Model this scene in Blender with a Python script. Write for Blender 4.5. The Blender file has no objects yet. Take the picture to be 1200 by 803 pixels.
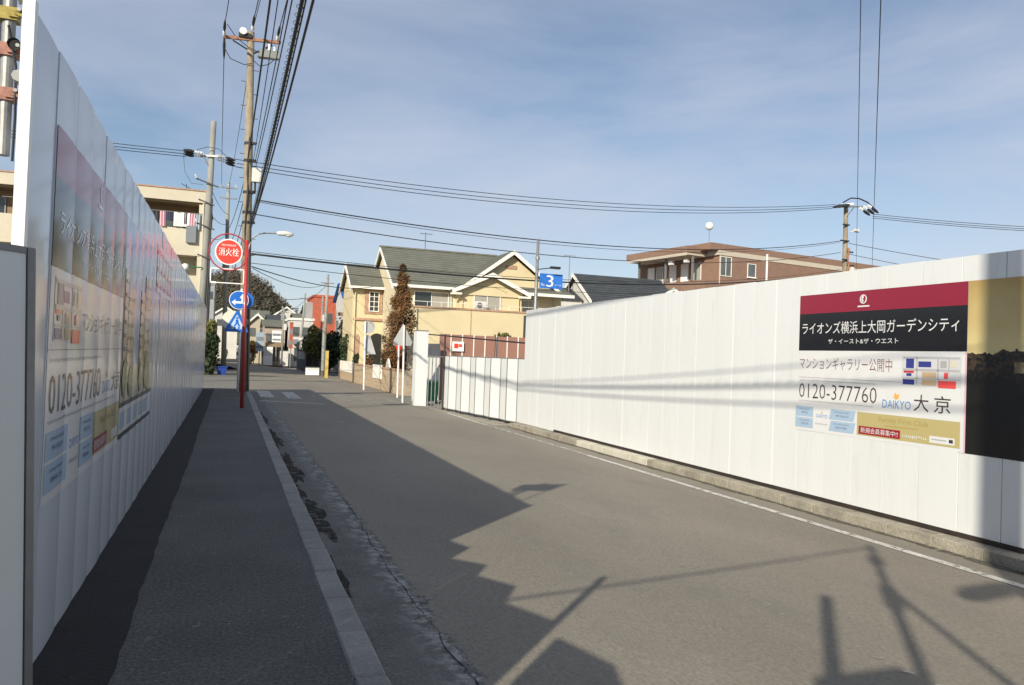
import bpy, bmesh, math, random
from mathutils import Vector, Matrix
random.seed(7)
SC = bpy.context.scene
COL = SC.collection

# ------------------------------------------------------------------ camera
YAW, PITCH, ROLL = map(math.radians, (20.2, 1.1, 2.05))
fwd = Vector((math.sin(YAW)*math.cos(PITCH), math.cos(YAW)*math.cos(PITCH), math.sin(PITCH)))
rgt = Vector((math.cos(YAW), -math.sin(YAW), 0)); upv = rgt.cross(fwd)
cr = rgt*math.cos(ROLL) + upv*math.sin(ROLL)
cu = upv*math.cos(ROLL) - rgt*math.sin(ROLL)
cam_data = bpy.data.cameras.new('camera'); cam = bpy.data.objects.new('camera', cam_data)
COL.objects.link(cam)
m = Matrix((cr, cu, -fwd)).transposed().to_4x4(); m.translation = Vector((0, 0, 1.51))
cam.matrix_world = m
cam_data.sensor_width = 36; cam_data.lens = 27.0; cam_data.clip_start = .05; cam_data.clip_end = 4000
SC.camera = cam

# ------------------------------------------------------------------ sky, sun, exposure
SUN_AZ, SUN_EL = math.radians(41.2), math.radians(25.9)       # shadows run this far right of the street
world = bpy.data.worlds.new('World'); SC.world = world; world.use_nodes = True
nt = world.node_tree; nt.nodes.clear()
out = nt.nodes.new('ShaderNodeOutputWorld'); bg = nt.nodes.new('ShaderNodeBackground')
sky = nt.nodes.new('ShaderNodeTexSky'); sky.sky_type = 'NISHITA'; sky.sun_disc = False
sky.sun_elevation = SUN_EL; sky.sun_rotation = SUN_AZ + math.pi
sky.air_density = 1.0; sky.dust_density = .35; sky.ozone_density = 2.2; sky.altitude = 20
CLOUD = 0.0
tc = nt.nodes.new('ShaderNodeTexCoord'); mp = nt.nodes.new('ShaderNodeMapping')
mp.inputs['Rotation'].default_value = (.35, .25, .6); mp.inputs['Scale'].default_value = (.8, 1.9, 4.0); mp.inputs['Location'].default_value = (CLOUD, 0, 0)
n1 = nt.nodes.new('ShaderNodeTexNoise'); n1.inputs['Scale'].default_value = 1.3; n1.inputs['Detail'].default_value = 7
n1.inputs['Roughness'].default_value = .55; n1.inputs['Distortion'].default_value = .6
rp = nt.nodes.new('ShaderNodeMapRange'); rp.inputs[1].default_value = .36; rp.inputs[2].default_value = .66
rp.inputs[3].default_value = .12; rp.inputs[4].default_value = .72
mx = nt.nodes.new('ShaderNodeMix'); mx.data_type = 'RGBA'
mx.inputs[7].default_value = (5.6, 6.0, 7.0, 1)
L = nt.links.new
L(tc.outputs['Generated'], mp.inputs['Vector']); L(mp.outputs[0], n1.inputs['Vector']); L(n1.outputs[0], rp.inputs[0])
L(rp.outputs[0], mx.inputs[0]); L(sky.outputs[0], mx.inputs[6]); L(mx.outputs[2], bg.inputs[0])
bg.inputs[1].default_value = .094; L(bg.outputs[0], out.inputs[0])
sd = bpy.data.lights.new('sun', 'SUN'); sun = bpy.data.objects.new('sun', sd); COL.objects.link(sun)
sd.energy = 5.0; sd.angle = math.radians(.53); sd.color = (1, .91, .75)
sun_dir = Vector((math.sin(SUN_AZ)*math.cos(SUN_EL), math.cos(SUN_AZ)*math.cos(SUN_EL), -math.sin(SUN_EL)))
sun.rotation_euler = sun_dir.to_track_quat('-Z', 'Y').to_euler(); sun.location = (-20, -20, 30)
SC.view_settings.view_transform = 'Standard'; SC.view_settings.look = 'None'
SC.view_settings.gamma = 1; SC.view_settings.exposure = 0.22; SC.view_settings.use_curve_mapping = False

# ------------------------------------------------------------------ materials
MATS = {}
def mat(name, col, rough=.6, var=0.0, vscale=3.0, var2=0.0, v2scale=40.0, bump=0.0, bscale=30.0, metal=0.0,
        coat=0.0, spec=.5, stretch=(1, 1, 1), col2=None, alpha_worn=None, trans=0.0, emit=None, layers=()):
    """procedural Principled material; world position drives two octaves of colour change and a bump"""
    if name in MATS: return MATS[name]
    mt = bpy.data.materials.new(name); mt.use_nodes = True
    t = mt.node_tree; b = t.nodes['Principled BSDF']; lk = t.links.new
    c = (*col, 1)
    b.inputs['Base Color'].default_value = c; b.inputs['Roughness'].default_value = rough
    b.inputs['Metallic'].default_value = metal; b.inputs['Coat Weight'].default_value = coat
    b.inputs['Coat Roughness'].default_value = .1
    b.inputs['Specular IOR Level'].default_value = spec
    if trans: b.inputs['Transmission Weight'].default_value = trans
    geo = t.nodes.new('ShaderNodeNewGeometry'); mpg = t.nodes.new('ShaderNodeMapping')
    mpg.inputs['Scale'].default_value = stretch; lk(geo.outputs['Position'], mpg.inputs['Vector'])
    last = None
    def noise(scale, detail=5, rgh=.6):
        n = t.nodes.new('ShaderNodeTexNoise'); n.inputs['Scale'].default_value = scale
        n.inputs['Detail'].default_value = detail; n.inputs['Roughness'].default_value = rgh
        lk(mpg.outputs[0], n.inputs['Vector']); return n
    if var or col2:
        n = noise(vscale); mxn = t.nodes.new('ShaderNodeMix'); mxn.data_type = 'RGBA'
        r = t.nodes.new('ShaderNodeMapRange'); r.inputs[1].default_value = .3; r.inputs[2].default_value = .7
        lk(n.outputs[0], r.inputs[0]); lk(r.outputs[0], mxn.inputs[0])
        if col2: a, d = col, col2
        else: a, d = [x*(1-var) for x in col], [min(1, x*(1+var)) for x in col]
        mxn.inputs[6].default_value = (*a, 1); mxn.inputs[7].default_value = (*d, 1); last = mxn.outputs[2]
    if var2:
        n = noise(v2scale, 3, .7); mu = t.nodes.new('ShaderNodeMix'); mu.data_type = 'RGBA'; mu.blend_type = 'MULTIPLY'
        mu.inputs[0].default_value = 1
        r = t.nodes.new('ShaderNodeMapRange'); r.inputs[1].default_value = .25; r.inputs[2].default_value = .75
        r.inputs[3].default_value = 1-var2; r.inputs[4].default_value = 1+var2
        lk(n.outputs[0], r.inputs[0])
        cb = t.nodes.new('ShaderNodeCombineColor')
        for k in range(3): lk(r.outputs[0], cb.inputs[k])
        if last: lk(last, mu.inputs[6])
        else: mu.inputs[6].default_value = c
        lk(cb.outputs[0], mu.inputs[7]); last = mu.outputs[2]
    for sc_, lo, hi, cc, amt in layers:
        n = noise(sc_, 6, .65); r = t.nodes.new('ShaderNodeMapRange'); r.inputs[1].default_value = lo; r.inputs[2].default_value = hi; r.inputs[4].default_value = amt; lk(n.outputs[0], r.inputs[0])
        ml = t.nodes.new('ShaderNodeMix'); ml.data_type = 'RGBA'; lk(r.outputs[0], ml.inputs[0]); ml.inputs[7].default_value = (*cc, 1)
        if last: lk(last, ml.inputs[6])
        else: ml.inputs[6].default_value = c
        last = ml.outputs[2]
    if last: lk(last, b.inputs['Base Color'])
    if bump:
        n = noise(bscale, 4); bp = t.nodes.new('ShaderNodeBump'); bp.inputs['Strength'].default_value = bump
        bp.inputs['Distance'].default_value = .02; lk(n.outputs[0], bp.inputs['Height']); lk(bp.outputs[0], b.inputs['Normal'])
        lk(bp.outputs[0], b.inputs['Coat Normal'])
    if alpha_worn is not None:
        n = noise(9, 6, .7); r = t.nodes.new('ShaderNodeMapRange')
        r.inputs[1].default_value = alpha_worn-.06; r.inputs[2].default_value = alpha_worn+.06
        lk(n.outputs[0], r.inputs[0]); lk(r.outputs[0], b.inputs['Alpha'])
    if emit: b.inputs['Emission Color'].default_value = (*emit, 1); b.inputs['Emission Strength'].default_value = 1
    MATS[name] = mt; return mt

M_road = mat('aged_asphalt', (.225, .203, .165), .85, var=.13, vscale=.45, var2=.30, v2scale=60, bump=.35, bscale=90, stretch=(1, .45, 1), layers=((1.3, .55, .75, (.165, .155, .135), .55), (26, .62, .70, (.31, .29, .25), .5), (34, .66, .72, (.07, .066, .06), .6), (5, .66, .72, (.30, .285, .25), .35)))
M_side = mat('side_asphalt', (.19, .182, .165), .85, var=.12, vscale=.4, var2=.2, v2scale=120, bump=.2, bscale=150)
M_pave = mat('footpath_asphalt', (.112, .111, .105), .9, var=.2, vscale=1.0, var2=.6, v2scale=48, bump=.8, bscale=60, layers=((38, .60, .68, (.32, .32, .31), .8), (7, .64, .70, (.25, .25, .245), .7), (30, .62, .70, (.03, .03, .03), .6)))
M_black = mat('fresh_black_asphalt', (.012, .012, .013), .85, var=.3, vscale=2, var2=.4, v2scale=60, bump=.8, bscale=60, layers=((34, .66, .70, (.10, .10, .095), .7),))
M_kerb = mat('kerb_concrete', (.27, .265, .25), .85, var=.22, vscale=2.2, var2=.25, v2scale=60, bump=.3, bscale=60)
M_kerbR = mat('mossy_kerb_concrete', (.30, .275, .22), .9, var=.3, vscale=3, var2=.3, v2scale=40, bump=.4, bscale=40)
M_kerbW = mat('pale_kerb_concrete', (.52, .50, .42), .85, var=.12, vscale=3, var2=.15, v2scale=50, bump=.2)
def gutter_material():
    """old concrete gutter whose outer edge has crumbled to pale rubble"""
    mt = bpy.data.materials.new('gutter_concrete'); mt.use_nodes = True; t = mt.node_tree; k = t.links.new; b = t.nodes['Principled BSDF']; b.inputs['Roughness'].default_value = .92
    g = t.nodes.new('ShaderNodeNewGeometry'); sp = t.nodes.new('ShaderNodeSeparateXYZ'); k(g.outputs['Position'], sp.inputs[0])
    def noise(sc, det=6, r=.65):
        n = t.nodes.new('ShaderNodeTexNoise'); n.inputs['Scale'].default_value = sc; n.inputs['Detail'].default_value = det; n.inputs['Roughness'].default_value = r; k(g.outputs['Position'], n.inputs['Vector']); return n.outputs[0]
    def rng(v, a, c, d=0, e=1):
        r = t.nodes.new('ShaderNodeMapRange'); r.inputs[1].default_value = a; r.inputs[2].default_value = c; r.inputs[3].default_value = d; r.inputs[4].default_value = e; k(v, r.inputs[0]); return r.outputs[0]
    def mixc(f, a, c):
        m_ = t.nodes.new('ShaderNodeMix'); m_.data_type = 'RGBA'; k(f, m_.inputs[0])
        for i, q in ((6, a), (7, c)):
            if isinstance(q, tuple): m_.inputs[i].default_value = (*q, 1)
            else: k(q, m_.inputs[i])
        return m_.outputs[2]
    def mth(op, a, c):
        m_ = t.nodes.new('ShaderNodeMath'); m_.operation = op
        for i, q in enumerate((a, c)):
            if isinstance(q, (int, float)): m_.inputs[i].default_value = q
            else: k(q, m_.inputs[i])
        return m_.outputs[0]
    base = mixc(rng(noise(3.0), .35, .68), (.095, .093, .086), (.165, .162, .15))
    base = mixc(rng(noise(55, 3), .45, .75), base, (.23, .225, .21))
    pale = mth('MULTIPLY', rng(sp.outputs[0], 1.0, 1.2), rng(noise(8, 8, .75), .46, .58))
    dark = mth('MULTIPLY', rng(sp.outputs[0], 1.08, 1.18), rng(noise(13, 8, .75), .55, .62))
    col = mixc(pale, base, (.38, .375, .36)); col = mixc(dark, col, (.045, .044, .04)); k(col, b.inputs['Base Color'])
    al = mth('ADD', mth('MULTIPLY', mth('SUBTRACT', noise(5, 8, .75), .5), .5), sp.outputs[0]); k(rng(al, 1.24, 1.27, 1, 0), b.inputs['Alpha'])
    bp = t.nodes.new('ShaderNodeBump'); bp.inputs['Strength'].default_value = .7; bp.inputs['Distance'].default_value = .02; k(noise(38, 5), bp.inputs['Height']); k(bp.outputs[0], b.inputs['Normal']); return mt
M_gutter = gutter_material()
M_wet = mat('damp_dirt', (.036, .035, .031), .95, spec=.2, alpha_worn=.46, var=.4, vscale=8, bump=.4, bscale=60)
M_crack_hollow = mat('crack_dirt_and_hollow_shade', (.02, .02, .018), .9, var=.3)  # dirt in the crack; also painted shade inside the pipe and tube ends
M_ground = mat('lot_ground', (.20, .19, .165), .95, var=.2, vscale=.3, var2=.2, v2scale=30, bump=.2)
M_paint = mat('road_paint', (.55, .54, .50), .75, var=.2, vscale=3, var2=.2, alpha_worn=.42)
M_paintworn = mat('worn_road_paint', (.46, .45, .42), .8, var=.2, vscale=4, alpha_worn=.55)
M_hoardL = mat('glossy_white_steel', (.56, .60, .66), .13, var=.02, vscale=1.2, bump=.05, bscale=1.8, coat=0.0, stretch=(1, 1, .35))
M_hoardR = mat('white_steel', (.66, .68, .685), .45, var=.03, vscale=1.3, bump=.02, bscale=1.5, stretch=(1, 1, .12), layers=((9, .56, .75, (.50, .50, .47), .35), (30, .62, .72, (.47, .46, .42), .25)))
M_postw = mat('white_post_paint', (.80, .81, .80), .4, var=.03)
M_basech = mat('base_channel_dark', (.03, .022, .018), .7, var=.4, vscale=6)
M_galv = mat('galvanised_steel', (.27, .275, .27), .5, var=.2, vscale=12, metal=.5)
M_alu = mat('grey_aluminium', (.20, .205, .21), .45, var=.1, vscale=8, metal=.3)
M_gatew = mat('gate_white_sheet', (.66, .68, .68), .45, var=.03, vscale=2)
M_rubber = mat('black_rubber', (.02, .02, .02), .7, var=.2)
M_clampy = mat('yellow_zinc_clamp', (.26, .21, .05), .5, var=.3, vscale=30, metal=.4)
M_clampp = mat('copper_zinc_clamp', (.26, .13, .10), .55, var=.3, vscale=30, metal=.4)
M_conc = mat('pole_concrete', (.25, .21, .15), .9, var=.25, vscale=2.5, var2=.35, v2scale=14, bump=.2, bscale=20, stretch=(1, 1, .3))
M_concg = mat('grey_pole_concrete', (.26, .26, .24), .9, var=.22, vscale=2.5, var2=.15, v2scale=30, stretch=(1, 1, .3))
M_rust = mat('rusty_crossarm', (.30, .15, .09), .75, var=.4, vscale=9)
M_xfmr = mat('transformer_grey', (.23, .25, .24), .5, var=.15, vscale=6)
M_dark = mat('black_fitting', (.02, .02, .024), .6, var=.2)
M_wire = mat('black_cable', (.02, .021, .026), .6, var=.1)
M_wirethin = mat('grey_cable', (.10, .10, .11), .6, var=.1)
M_ceram = mat('white_porcelain', (.80, .79, .75), .25, var=.04)
M_boxw = mat('pale_equipment_box', (.62, .62, .58), .5, var=.06, vscale=6)
M_red = mat('hydrant_red', (.40, .035, .035), .4, var=.1, vscale=8, coat=.2)
M_signred = mat('sign_red', (.80, .05, .03), .4, var=.03)
M_signblue = mat('sign_blue', (.01, .13, .52), .4, var=.04)
M_signblue2 = mat('gate_sign_blue', (.03, .17, .60), .45, var=.04)
M_white = mat('white_print', (.82, .82, .80), .5, var=.02)
M_signback = mat('sign_back_grey', (.42, .43, .43), .5, var=.08)
M_polew = mat('white_pole_paint', (.74, .72, .70), .45, var=.06, vscale=10)
M_cream = mat('cream_mirror_back', (.70, .68, .58), .4, var=.06)
M_yellow = mat('yellow_stucco', (.60, .515, .325), .9, var=.05, vscale=.8, var2=.05, v2scale=25, bump=.25, bscale=60)
M_yellow2 = mat('pale_yellow_stucco', (.60, .535, .38), .9, var=.05, vscale=.8, bump=.2, bscale=60)
M_trim = mat('white_trim', (.78, .76, .70), .6, var=.05)
M_roof = mat('grey_green_slate', (.150, .155, .130), .8, var=.15, vscale=1.2, var2=.2, v2scale=18, bump=.3, bscale=20)
M_roofdark = mat('dark_slate', (.055, .062, .068), .7, var=.2, vscale=1.2, var2=.2, v2scale=18)
M_terra = mat('terracotta_cap', (.40, .25, .17), .85, var=.25, vscale=5)
M_glass = mat('window_glass', (.10, .11, .11), .06, var=.25, vscale=.8, spec=.8)
M_glassdk = mat('dark_window_glass', (.025, .03, .03), .05, spec=.8, var=.2)
M_curtain = mat('grey_curtain_glass', (.33, .32, .28), .15, var=.12, vscale=5, stretch=(4, 4, .3), spec=.8)
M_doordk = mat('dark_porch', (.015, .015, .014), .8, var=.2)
M_stonew = mat('tan_block_wall', (.40, .31, .21), .9, var=.25, vscale=6, var2=.25, v2scale=40, bump=.6, bscale=25)
M_whitew = mat('white_wall_panel', (.76, .74, .68), .8, var=.05)
M_brownf = mat('brown_fence_sheet', (.30, .155, .115), .6, var=.05, vscale=2)
M_brick = mat('brown_tile', (.235, .145, .105), .8, var=.08, vscale=1.5, var2=.2, v2scale=14)
M_beige = mat('beige_band', (.50, .45, .37), .8, var=.05)
M_aptc = mat('cream_apartment', (.55, .505, .395), .85, var=.06, vscale=1.0, var2=.06, v2scale=12)
M_soffit = mat('brown_soffit', (.26, .18, .10), .8, var=.15)
M_redb = mat('red_brick_building', (.42, .10, .055), .85, var=.2, vscale=2, var2=.25, v2scale=12)
M_bluer = mat('blue_roof', (.03, .12, .36), .6, var=.1)
M_bark = mat('bark', (.13, .10, .075), .9, var=.3, vscale=8)
M_leafr = mat('rusty_foliage', (.235, .115, .04), .8, vscale=1.9, col2=(.11, .065, .028), var2=.55, v2scale=7, layers=((2.4, .58, .70, (.19, .15, .045), .8),))
M_leafr2 = mat('rusty_hedge_foliage', (.19, .075, .025), .8, vscale=3, col2=(.12, .05, .02), var2=.4, v2scale=9)
M_leafg = mat('dark_green_foliage', (.035, .060, .018), .7, vscale=1.5, col2=(.018, .034, .014), var2=.5, v2scale=7)
M_leafy = mat('yellow_green_foliage', (.17, .155, .025), .7, vscale=2, col2=(.08, .10, .02), var2=.4, v2scale=8)
M_leafo = mat('ochre_foliage', (.36, .22, .07), .8, var=.3, vscale=3)
M_woods = mat('winter_wood', (.062, .060, .038), .9, vscale=.12, col2=(.095, .078, .055), var2=.4, v2scale=.9)
M_hill = mat('hillside', (.085, .085, .05), .95, var=.3, vscale=.1)
M_twig = mat('bare_twigs', (.16, .115, .095), .9, var=.2, vscale=2)
M_green = mat('green_mesh', (.02, .20, .085), .6, var=.2, vscale=10)
M_pot = mat('terracotta_pot', (.42, .19, .09), .8, var=.15)
M_bluec = mat('blue_plastic', (.02, .06, .32), .5, var=.1)
M_yellowp = mat('yellow_post_paint', (.52, .38, .10), .6, var=.12)
M_skin = mat('skin', (.55, .36, .26), .6, var=.03)
M_coat = mat('pink_beige_coat', (.58, .45, .40), .8, var=.06)
M_trous = mat('dark_trousers', (.03, .03, .035), .8, var=.1)
M_hair = mat('dark_hair', (.02, .016, .014), .6, var=.1)
CLOTH = [mat('laundry_%s' % n, c, .8, var=.06) for n, c in dict(white=(.8, .8, .78), pink=(.62, .35, .40), navy=(.05, .05, .10), blue=(.30, .38, .45), black=(.03, .03, .03)).items()]
HOUSEC = {n: mat(n + '_render', c, .85, var=.08, vscale=1.2) for n, c in dict(cream=(.44, .39, .30), grey=(.30, .31, .31), pink=(.38, .31, .27), white=(.55, .54, .51), tan=(.34, .28, .20), slate=(.2, .22, .24)).items()}

# ------------------------------------------------------------------ building helpers
class MB:
    def __init__(s): s.v = []; s.f = []
    def add(s, vs, fs):
        o = len(s.v); s.v += [tuple(v) for v in vs]; s.f += [tuple(i+o for i in f) for f in fs]; return s
    def box(s, x0, x1, y0, y1, z0, z1):
        return s.obox(Vector(((x0+x1)/2, (y0+y1)/2, (z0+z1)/2)), Vector(((x1-x0)/2, 0, 0)), Vector((0, (y1-y0)/2, 0)), Vector((0, 0, (z1-z0)/2)))
    def obox(s, c, a, b, d):
        c, a, b, d = map(Vector, (c, a, b, d))
        vs = [c+i*a+j*b+k*d for k in (-1, 1) for j in (-1, 1) for i in (-1, 1)]
        fl = a.cross(b).dot(d) < 0
        fs = [(0, 2, 3, 1), (4, 5, 7, 6), (0, 1, 5, 4), (2, 6, 7, 3), (0, 4, 6, 2), (1, 3, 7, 5)]
        return s.add(vs, [f[::-1] for f in fs] if fl else fs)
    def cyl(s, p0, p1, r0, r1=None, n=10, cap=True):
        p0, p1 = Vector(p0), Vector(p1); r1 = r0 if r1 is None else r1
        ax = (p1-p0).normalized(); u = ax.orthogonal().normalized(); w = ax.cross(u)
        vs = []
        for p, r in ((p0, r0), (p1, r1)):
            vs += [p + (u*math.cos(2*math.pi*i/n) + w*math.sin(2*math.pi*i/n))*r for i in range(n)]
        fs = [(i, (i+1) % n, n+(i+1) % n, n+i) for i in range(n)]
        if cap: fs += [tuple(range(n))[::-1], tuple(range(n, 2*n))]
        return s.add(vs, fs)
    def tube(s, pts, r, n=6):
        pts = [Vector(p) for p in pts]; vs = []; fs = []
        rr = r if isinstance(r, (list, tuple)) else [r]*len(pts)
        for i, p in enumerate(pts):
            d = (pts[min(i+1, len(pts)-1)]-pts[max(i-1, 0)]).normalized()
            ref = Vector((0, 0, 1)) if abs(d.z) < .9 else Vector((1, 0, 0))
            u = d.cross(ref).normalized(); w = u.cross(d)
            vs += [p+(u*math.cos(2*math.pi*k/n)+w*math.sin(2*math.pi*k/n))*rr[i] for k in range(n)]
        for i in range(len(pts)-1):
            fs += [(i*n+k, i*n+(k+1) % n, (i+1)*n+(k+1) % n, (i+1)*n+k) for k in range(n)]
        fs += [tuple(range(n))[::-1], tuple(range((len(pts)-1)*n, len(pts)*n))]
        return s.add(vs, fs)
    def prism(s, poly, ext):
        poly = [Vector(p) for p in poly]; ext = Vector(ext); n = len(poly)
        nrm = (poly[1]-poly[0]).cross(poly[2]-poly[0])
        vs = poly + [p+ext for p in poly]
        fs = [tuple(range(n))[::-1], tuple(range(n, 2*n))] + [(i, (i+1) % n, n+(i+1) % n, n+i) for i in range(n)]
        return s.add(vs, fs if nrm.dot(ext) > 0 else [f[::-1] for f in fs])
    def sphere(s, c, r, n=10, sc=(1, 1, 1)):
        c = Vector(c); vs = [c+Vector((0, 0, r*sc[2]))]; fs = []; k = n//2
        for i in range(1, k):
            a = math.pi*i/k
            vs += [c+Vector((math.sin(a)*math.cos(2*math.pi*j/n)*r*sc[0], math.sin(a)*math.sin(2*math.pi*j/n)*r*sc[1], math.cos(a)*r*sc[2])) for j in range(n)]
        vs.append(c-Vector((0, 0, r*sc[2])))
        for j in range(n): fs.append((0, 1+j, 1+(j+1) % n))
        for i in range(k-2):
            fs += [(1+i*n+j, 1+(i+1)*n+j, 1+(i+1)*n+(j+1) % n, 1+i*n+(j+1) % n) for j in range(n)]
        e = len(vs)-1; o = 1+(k-2)*n
        fs += [(o+j, e, o+(j+1) % n) for j in range(n)]
        return s.add(vs, fs)
    def torus(s, c, u, w, R, r, n=28, k=6):
        c, u, w = Vector(c), Vector(u), Vector(w); ax = u.cross(w); vs = []; fs = []
        for i in range(n):
            d = u*math.cos(2*math.pi*i/n)+w*math.sin(2*math.pi*i/n)
            vs += [c+d*(R+r*math.cos(2*math.pi*j/k))+ax*r*math.sin(2*math.pi*j/k) for j in range(k)]
        for i in range(n):
            a, b = i*k, ((i+1) % n)*k
            fs += [(a+j, b+j, b+(j+1) % k, a+(j+1) % k) for j in range(k)]
        return s.add(vs, fs)
    def build(s, name, material, parent=None, smooth=False):
        o0 = ROOT.get(parent.name, Vector()) if parent else Vector()
        me = bpy.data.meshes.new(name); me.from_pydata([(v[0]-o0.x, v[1]-o0.y, v[2]-o0.z) for v in s.v], [], s.f)
        me.materials.append(material)
        if smooth: me.polygons.foreach_set('use_smooth', [True]*len(me.polygons))
        me.update()
        return link(name, me, parent, o0)
ROOT = {}
def link(name, me, parent=None, origin=None, loc=None):
    o = bpy.data.objects.new(name, me); COL.objects.link(o)
    if parent: o.parent = parent
    if loc is not None: o.location = loc
    ROOT[o.name] = origin if origin is not None else Vector(); return o
def tag(o, label, cat, group=None):
    o['label'] = label; o['category'] = cat
    if group: o['group'] = group
    return o
def thing(name, label, cat, loc, group=None):
    o = bpy.data.objects.new(name, None); COL.objects.link(o); o.location = loc; o.empty_display_size = .2
    ROOT[o.name] = Vector(loc); return tag(o, label, cat, group)
def struct(o): o['kind'] = 'structure'; return o
def quick(name, material, parent, fn, *a, smooth=False, **k):
    b = MB(); getattr(b, fn)(*a, **k); return b.build(name, material, parent, smooth)

TEXTS = {}
def text_geo(body, off=0.0):
    if (body, off) in TEXTS: return TEXTS[(body, off)]
    cv = bpy.data.curves.new('lettering_source', 'FONT'); cv.body = body; cv.resolution_u = 2; cv.offset = off
    ob = bpy.data.objects.new('lettering_source', cv); COL.objects.link(ob)
    dg = bpy.context.evaluated_depsgraph_get(); dg.update()
    me = ob.evaluated_get(dg).to_mesh()
    vs = [(v.co.x, v.co.y) for v in me.vertices]; fs = [tuple(p.vertices) for p in me.polygons]
    ob.evaluated_get(dg).to_mesh_clear()
    bpy.data.objects.remove(ob); bpy.data.curves.remove(cv)
    if vs:
        x0, x1 = min(v[0] for v in vs), max(v[0] for v in vs); y0, y1 = min(v[1] for v in vs), max(v[1] for v in vs)
        vs = [((x-x0)/(x1-x0), (y-y0)/(y1-y0)) for x, y in vs]
    TEXTS[(body, off)] = (vs, fs); return vs, fs
def text(parent, body, material, o, u, v, w, h, name='lettering'):
    """lettering fitted into a w x h box whose lower left corner is o"""
    vs, fs = text_geo(body); o, u, v = Vector(o), Vector(u), Vector(v)
    b = MB(); b.add([o+u*(x*w)+v*(y*h) for x, y in vs], fs); return b.build(name, material, parent)

def leaves(b, n, fn, size, jitter=.5, thin=1.0):
    """n small tilted leaf-cluster faces, positions from fn()"""
    for _ in range(n):
        p = Vector(fn()); s_ = size*(1-jitter+2*jitter*random.random())
        a = Vector((random.gauss(0, 1), random.gauss(0, 1), random.gauss(0, 1))).normalized()
        c = a.orthogonal().normalized(); d = a.cross(c)
        k = random.uniform(.45, .9)*thin
        b.add([p-c*s_, p+d*s_*k, p+c*s_, p-d*s_*k], [(0, 1, 2, 3)])
    return b

# ------------------------------------------------------------------ the street surfaces
def bend(Y): return -.0035*max(0, Y-55)**2 if Y > 55 else 0
def rz(X): return -.10-.26*(min(max(X, .75), 7.15)-.75)/6.4
b = MB(); b.box(-1500, 1500, -400, 2600, -3, -.42); struct(b.build('ground', M_ground))
def strip(xa, xb, ys, dz=0, nx=8, wob=None):
    b = MB(); n = nx+1; vs = []
    for Y in ys:
        for i in range(n):
            x = xa+(xb-xa)*i/nx
            if wob: x += wob(i/nx, Y)
            vs.append((x+bend(Y), Y, rz(x)+dz))
    fs = [(j*n+i, j*n+i+1, (j+1)*n+i+1, (j+1)*n+i) for j in range(len(ys)-1) for i in range(nx)]
    return b.add(vs, fs)
ys = [-40, -20, 0, 10, 20, 30, 40, 50] + [55+3*i for i in range(22)]
road = struct(strip(.74, 7.16, ys).build('road', M_road))
b = MB(); b.box(-60, .739, 30.2, 44, -.6, -.098); struct(b.build('side_road', M_side))
b = MB(); b.box(7.161, 70, 28.4, 33.6, -.6, -.357); struct(b.build('side_road', M_side))
b = MB(); b.box(-60, -1.0, -40, 30.2, -.6, -.03); struct(b.build('building_site_ground', M_ground))
b = MB(); b.box(7.42, 60, -40, 28.4, -.6, -.27); struct(b.build('building_site_ground', M_ground))
b = MB(); b.box(-.999, .60, -40, 30.0, -.6, 0); struct(b.build('footpath', M_pave))
def wob1(t, Y): return (.03*math.sin(Y*1.9)+.022*math.sin(Y*5.3+1)+.012*math.sin(Y*13)) if t > .9 else 0
b = MB(); vs = []; yy = [-6+.2*i for i in range(180)]
for Y in yy:
    w = .010*math.sin(Y*.7)+.004*math.sin(Y*4.3+1)+.004*math.sin(Y*13)+random.uniform(-.003, .003)
    vs += [(-.80, Y, .004), (-.44+w, Y, .004), (-.44+w, Y, .0005)]
b.add(vs, [(3*j+i, 3*j+i+1, 3*j+i+4, 3*j+i+3) for j in range(len(yy)-1) for i in range(2)])
struct(b.build('black_asphalt_strip', M_black))
# far footpath on the left, beyond the crossing
b = MB(); b.box(-1.4, .60, 44, 56, -.6, -.01); struct(b.build('footpath', M_pave))
# left kerb: one stone after another
kerb = bpy.data.objects.new('kerb', None); COL.objects.link(kerb); struct(kerb); ROOT[kerb.name] = Vector()
def stone_mesh(w, l, h, bev):
    bm = bmesh.new(); bmesh.ops.create_cube(bm, size=1)
    bmesh.ops.scale(bm, vec=(w, l, h), verts=bm.verts)
    bmesh.ops.bevel(bm, geom=[e for e in bm.edges], offset=bev, segments=1, affect='EDGES')
    me = bpy.data.meshes.new('kerb_stone'); bm.to_mesh(me); bm.free(); return me
ms = stone_mesh(.156, .594, .25, .012); ms.materials.append(M_kerb)
for i in range(61):
    link('kerb_stone', ms, kerb, loc=(.678+random.uniform(-.004, .004), -6+.6*i+.3, -.120+random.uniform(-.005, .004)))
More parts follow.
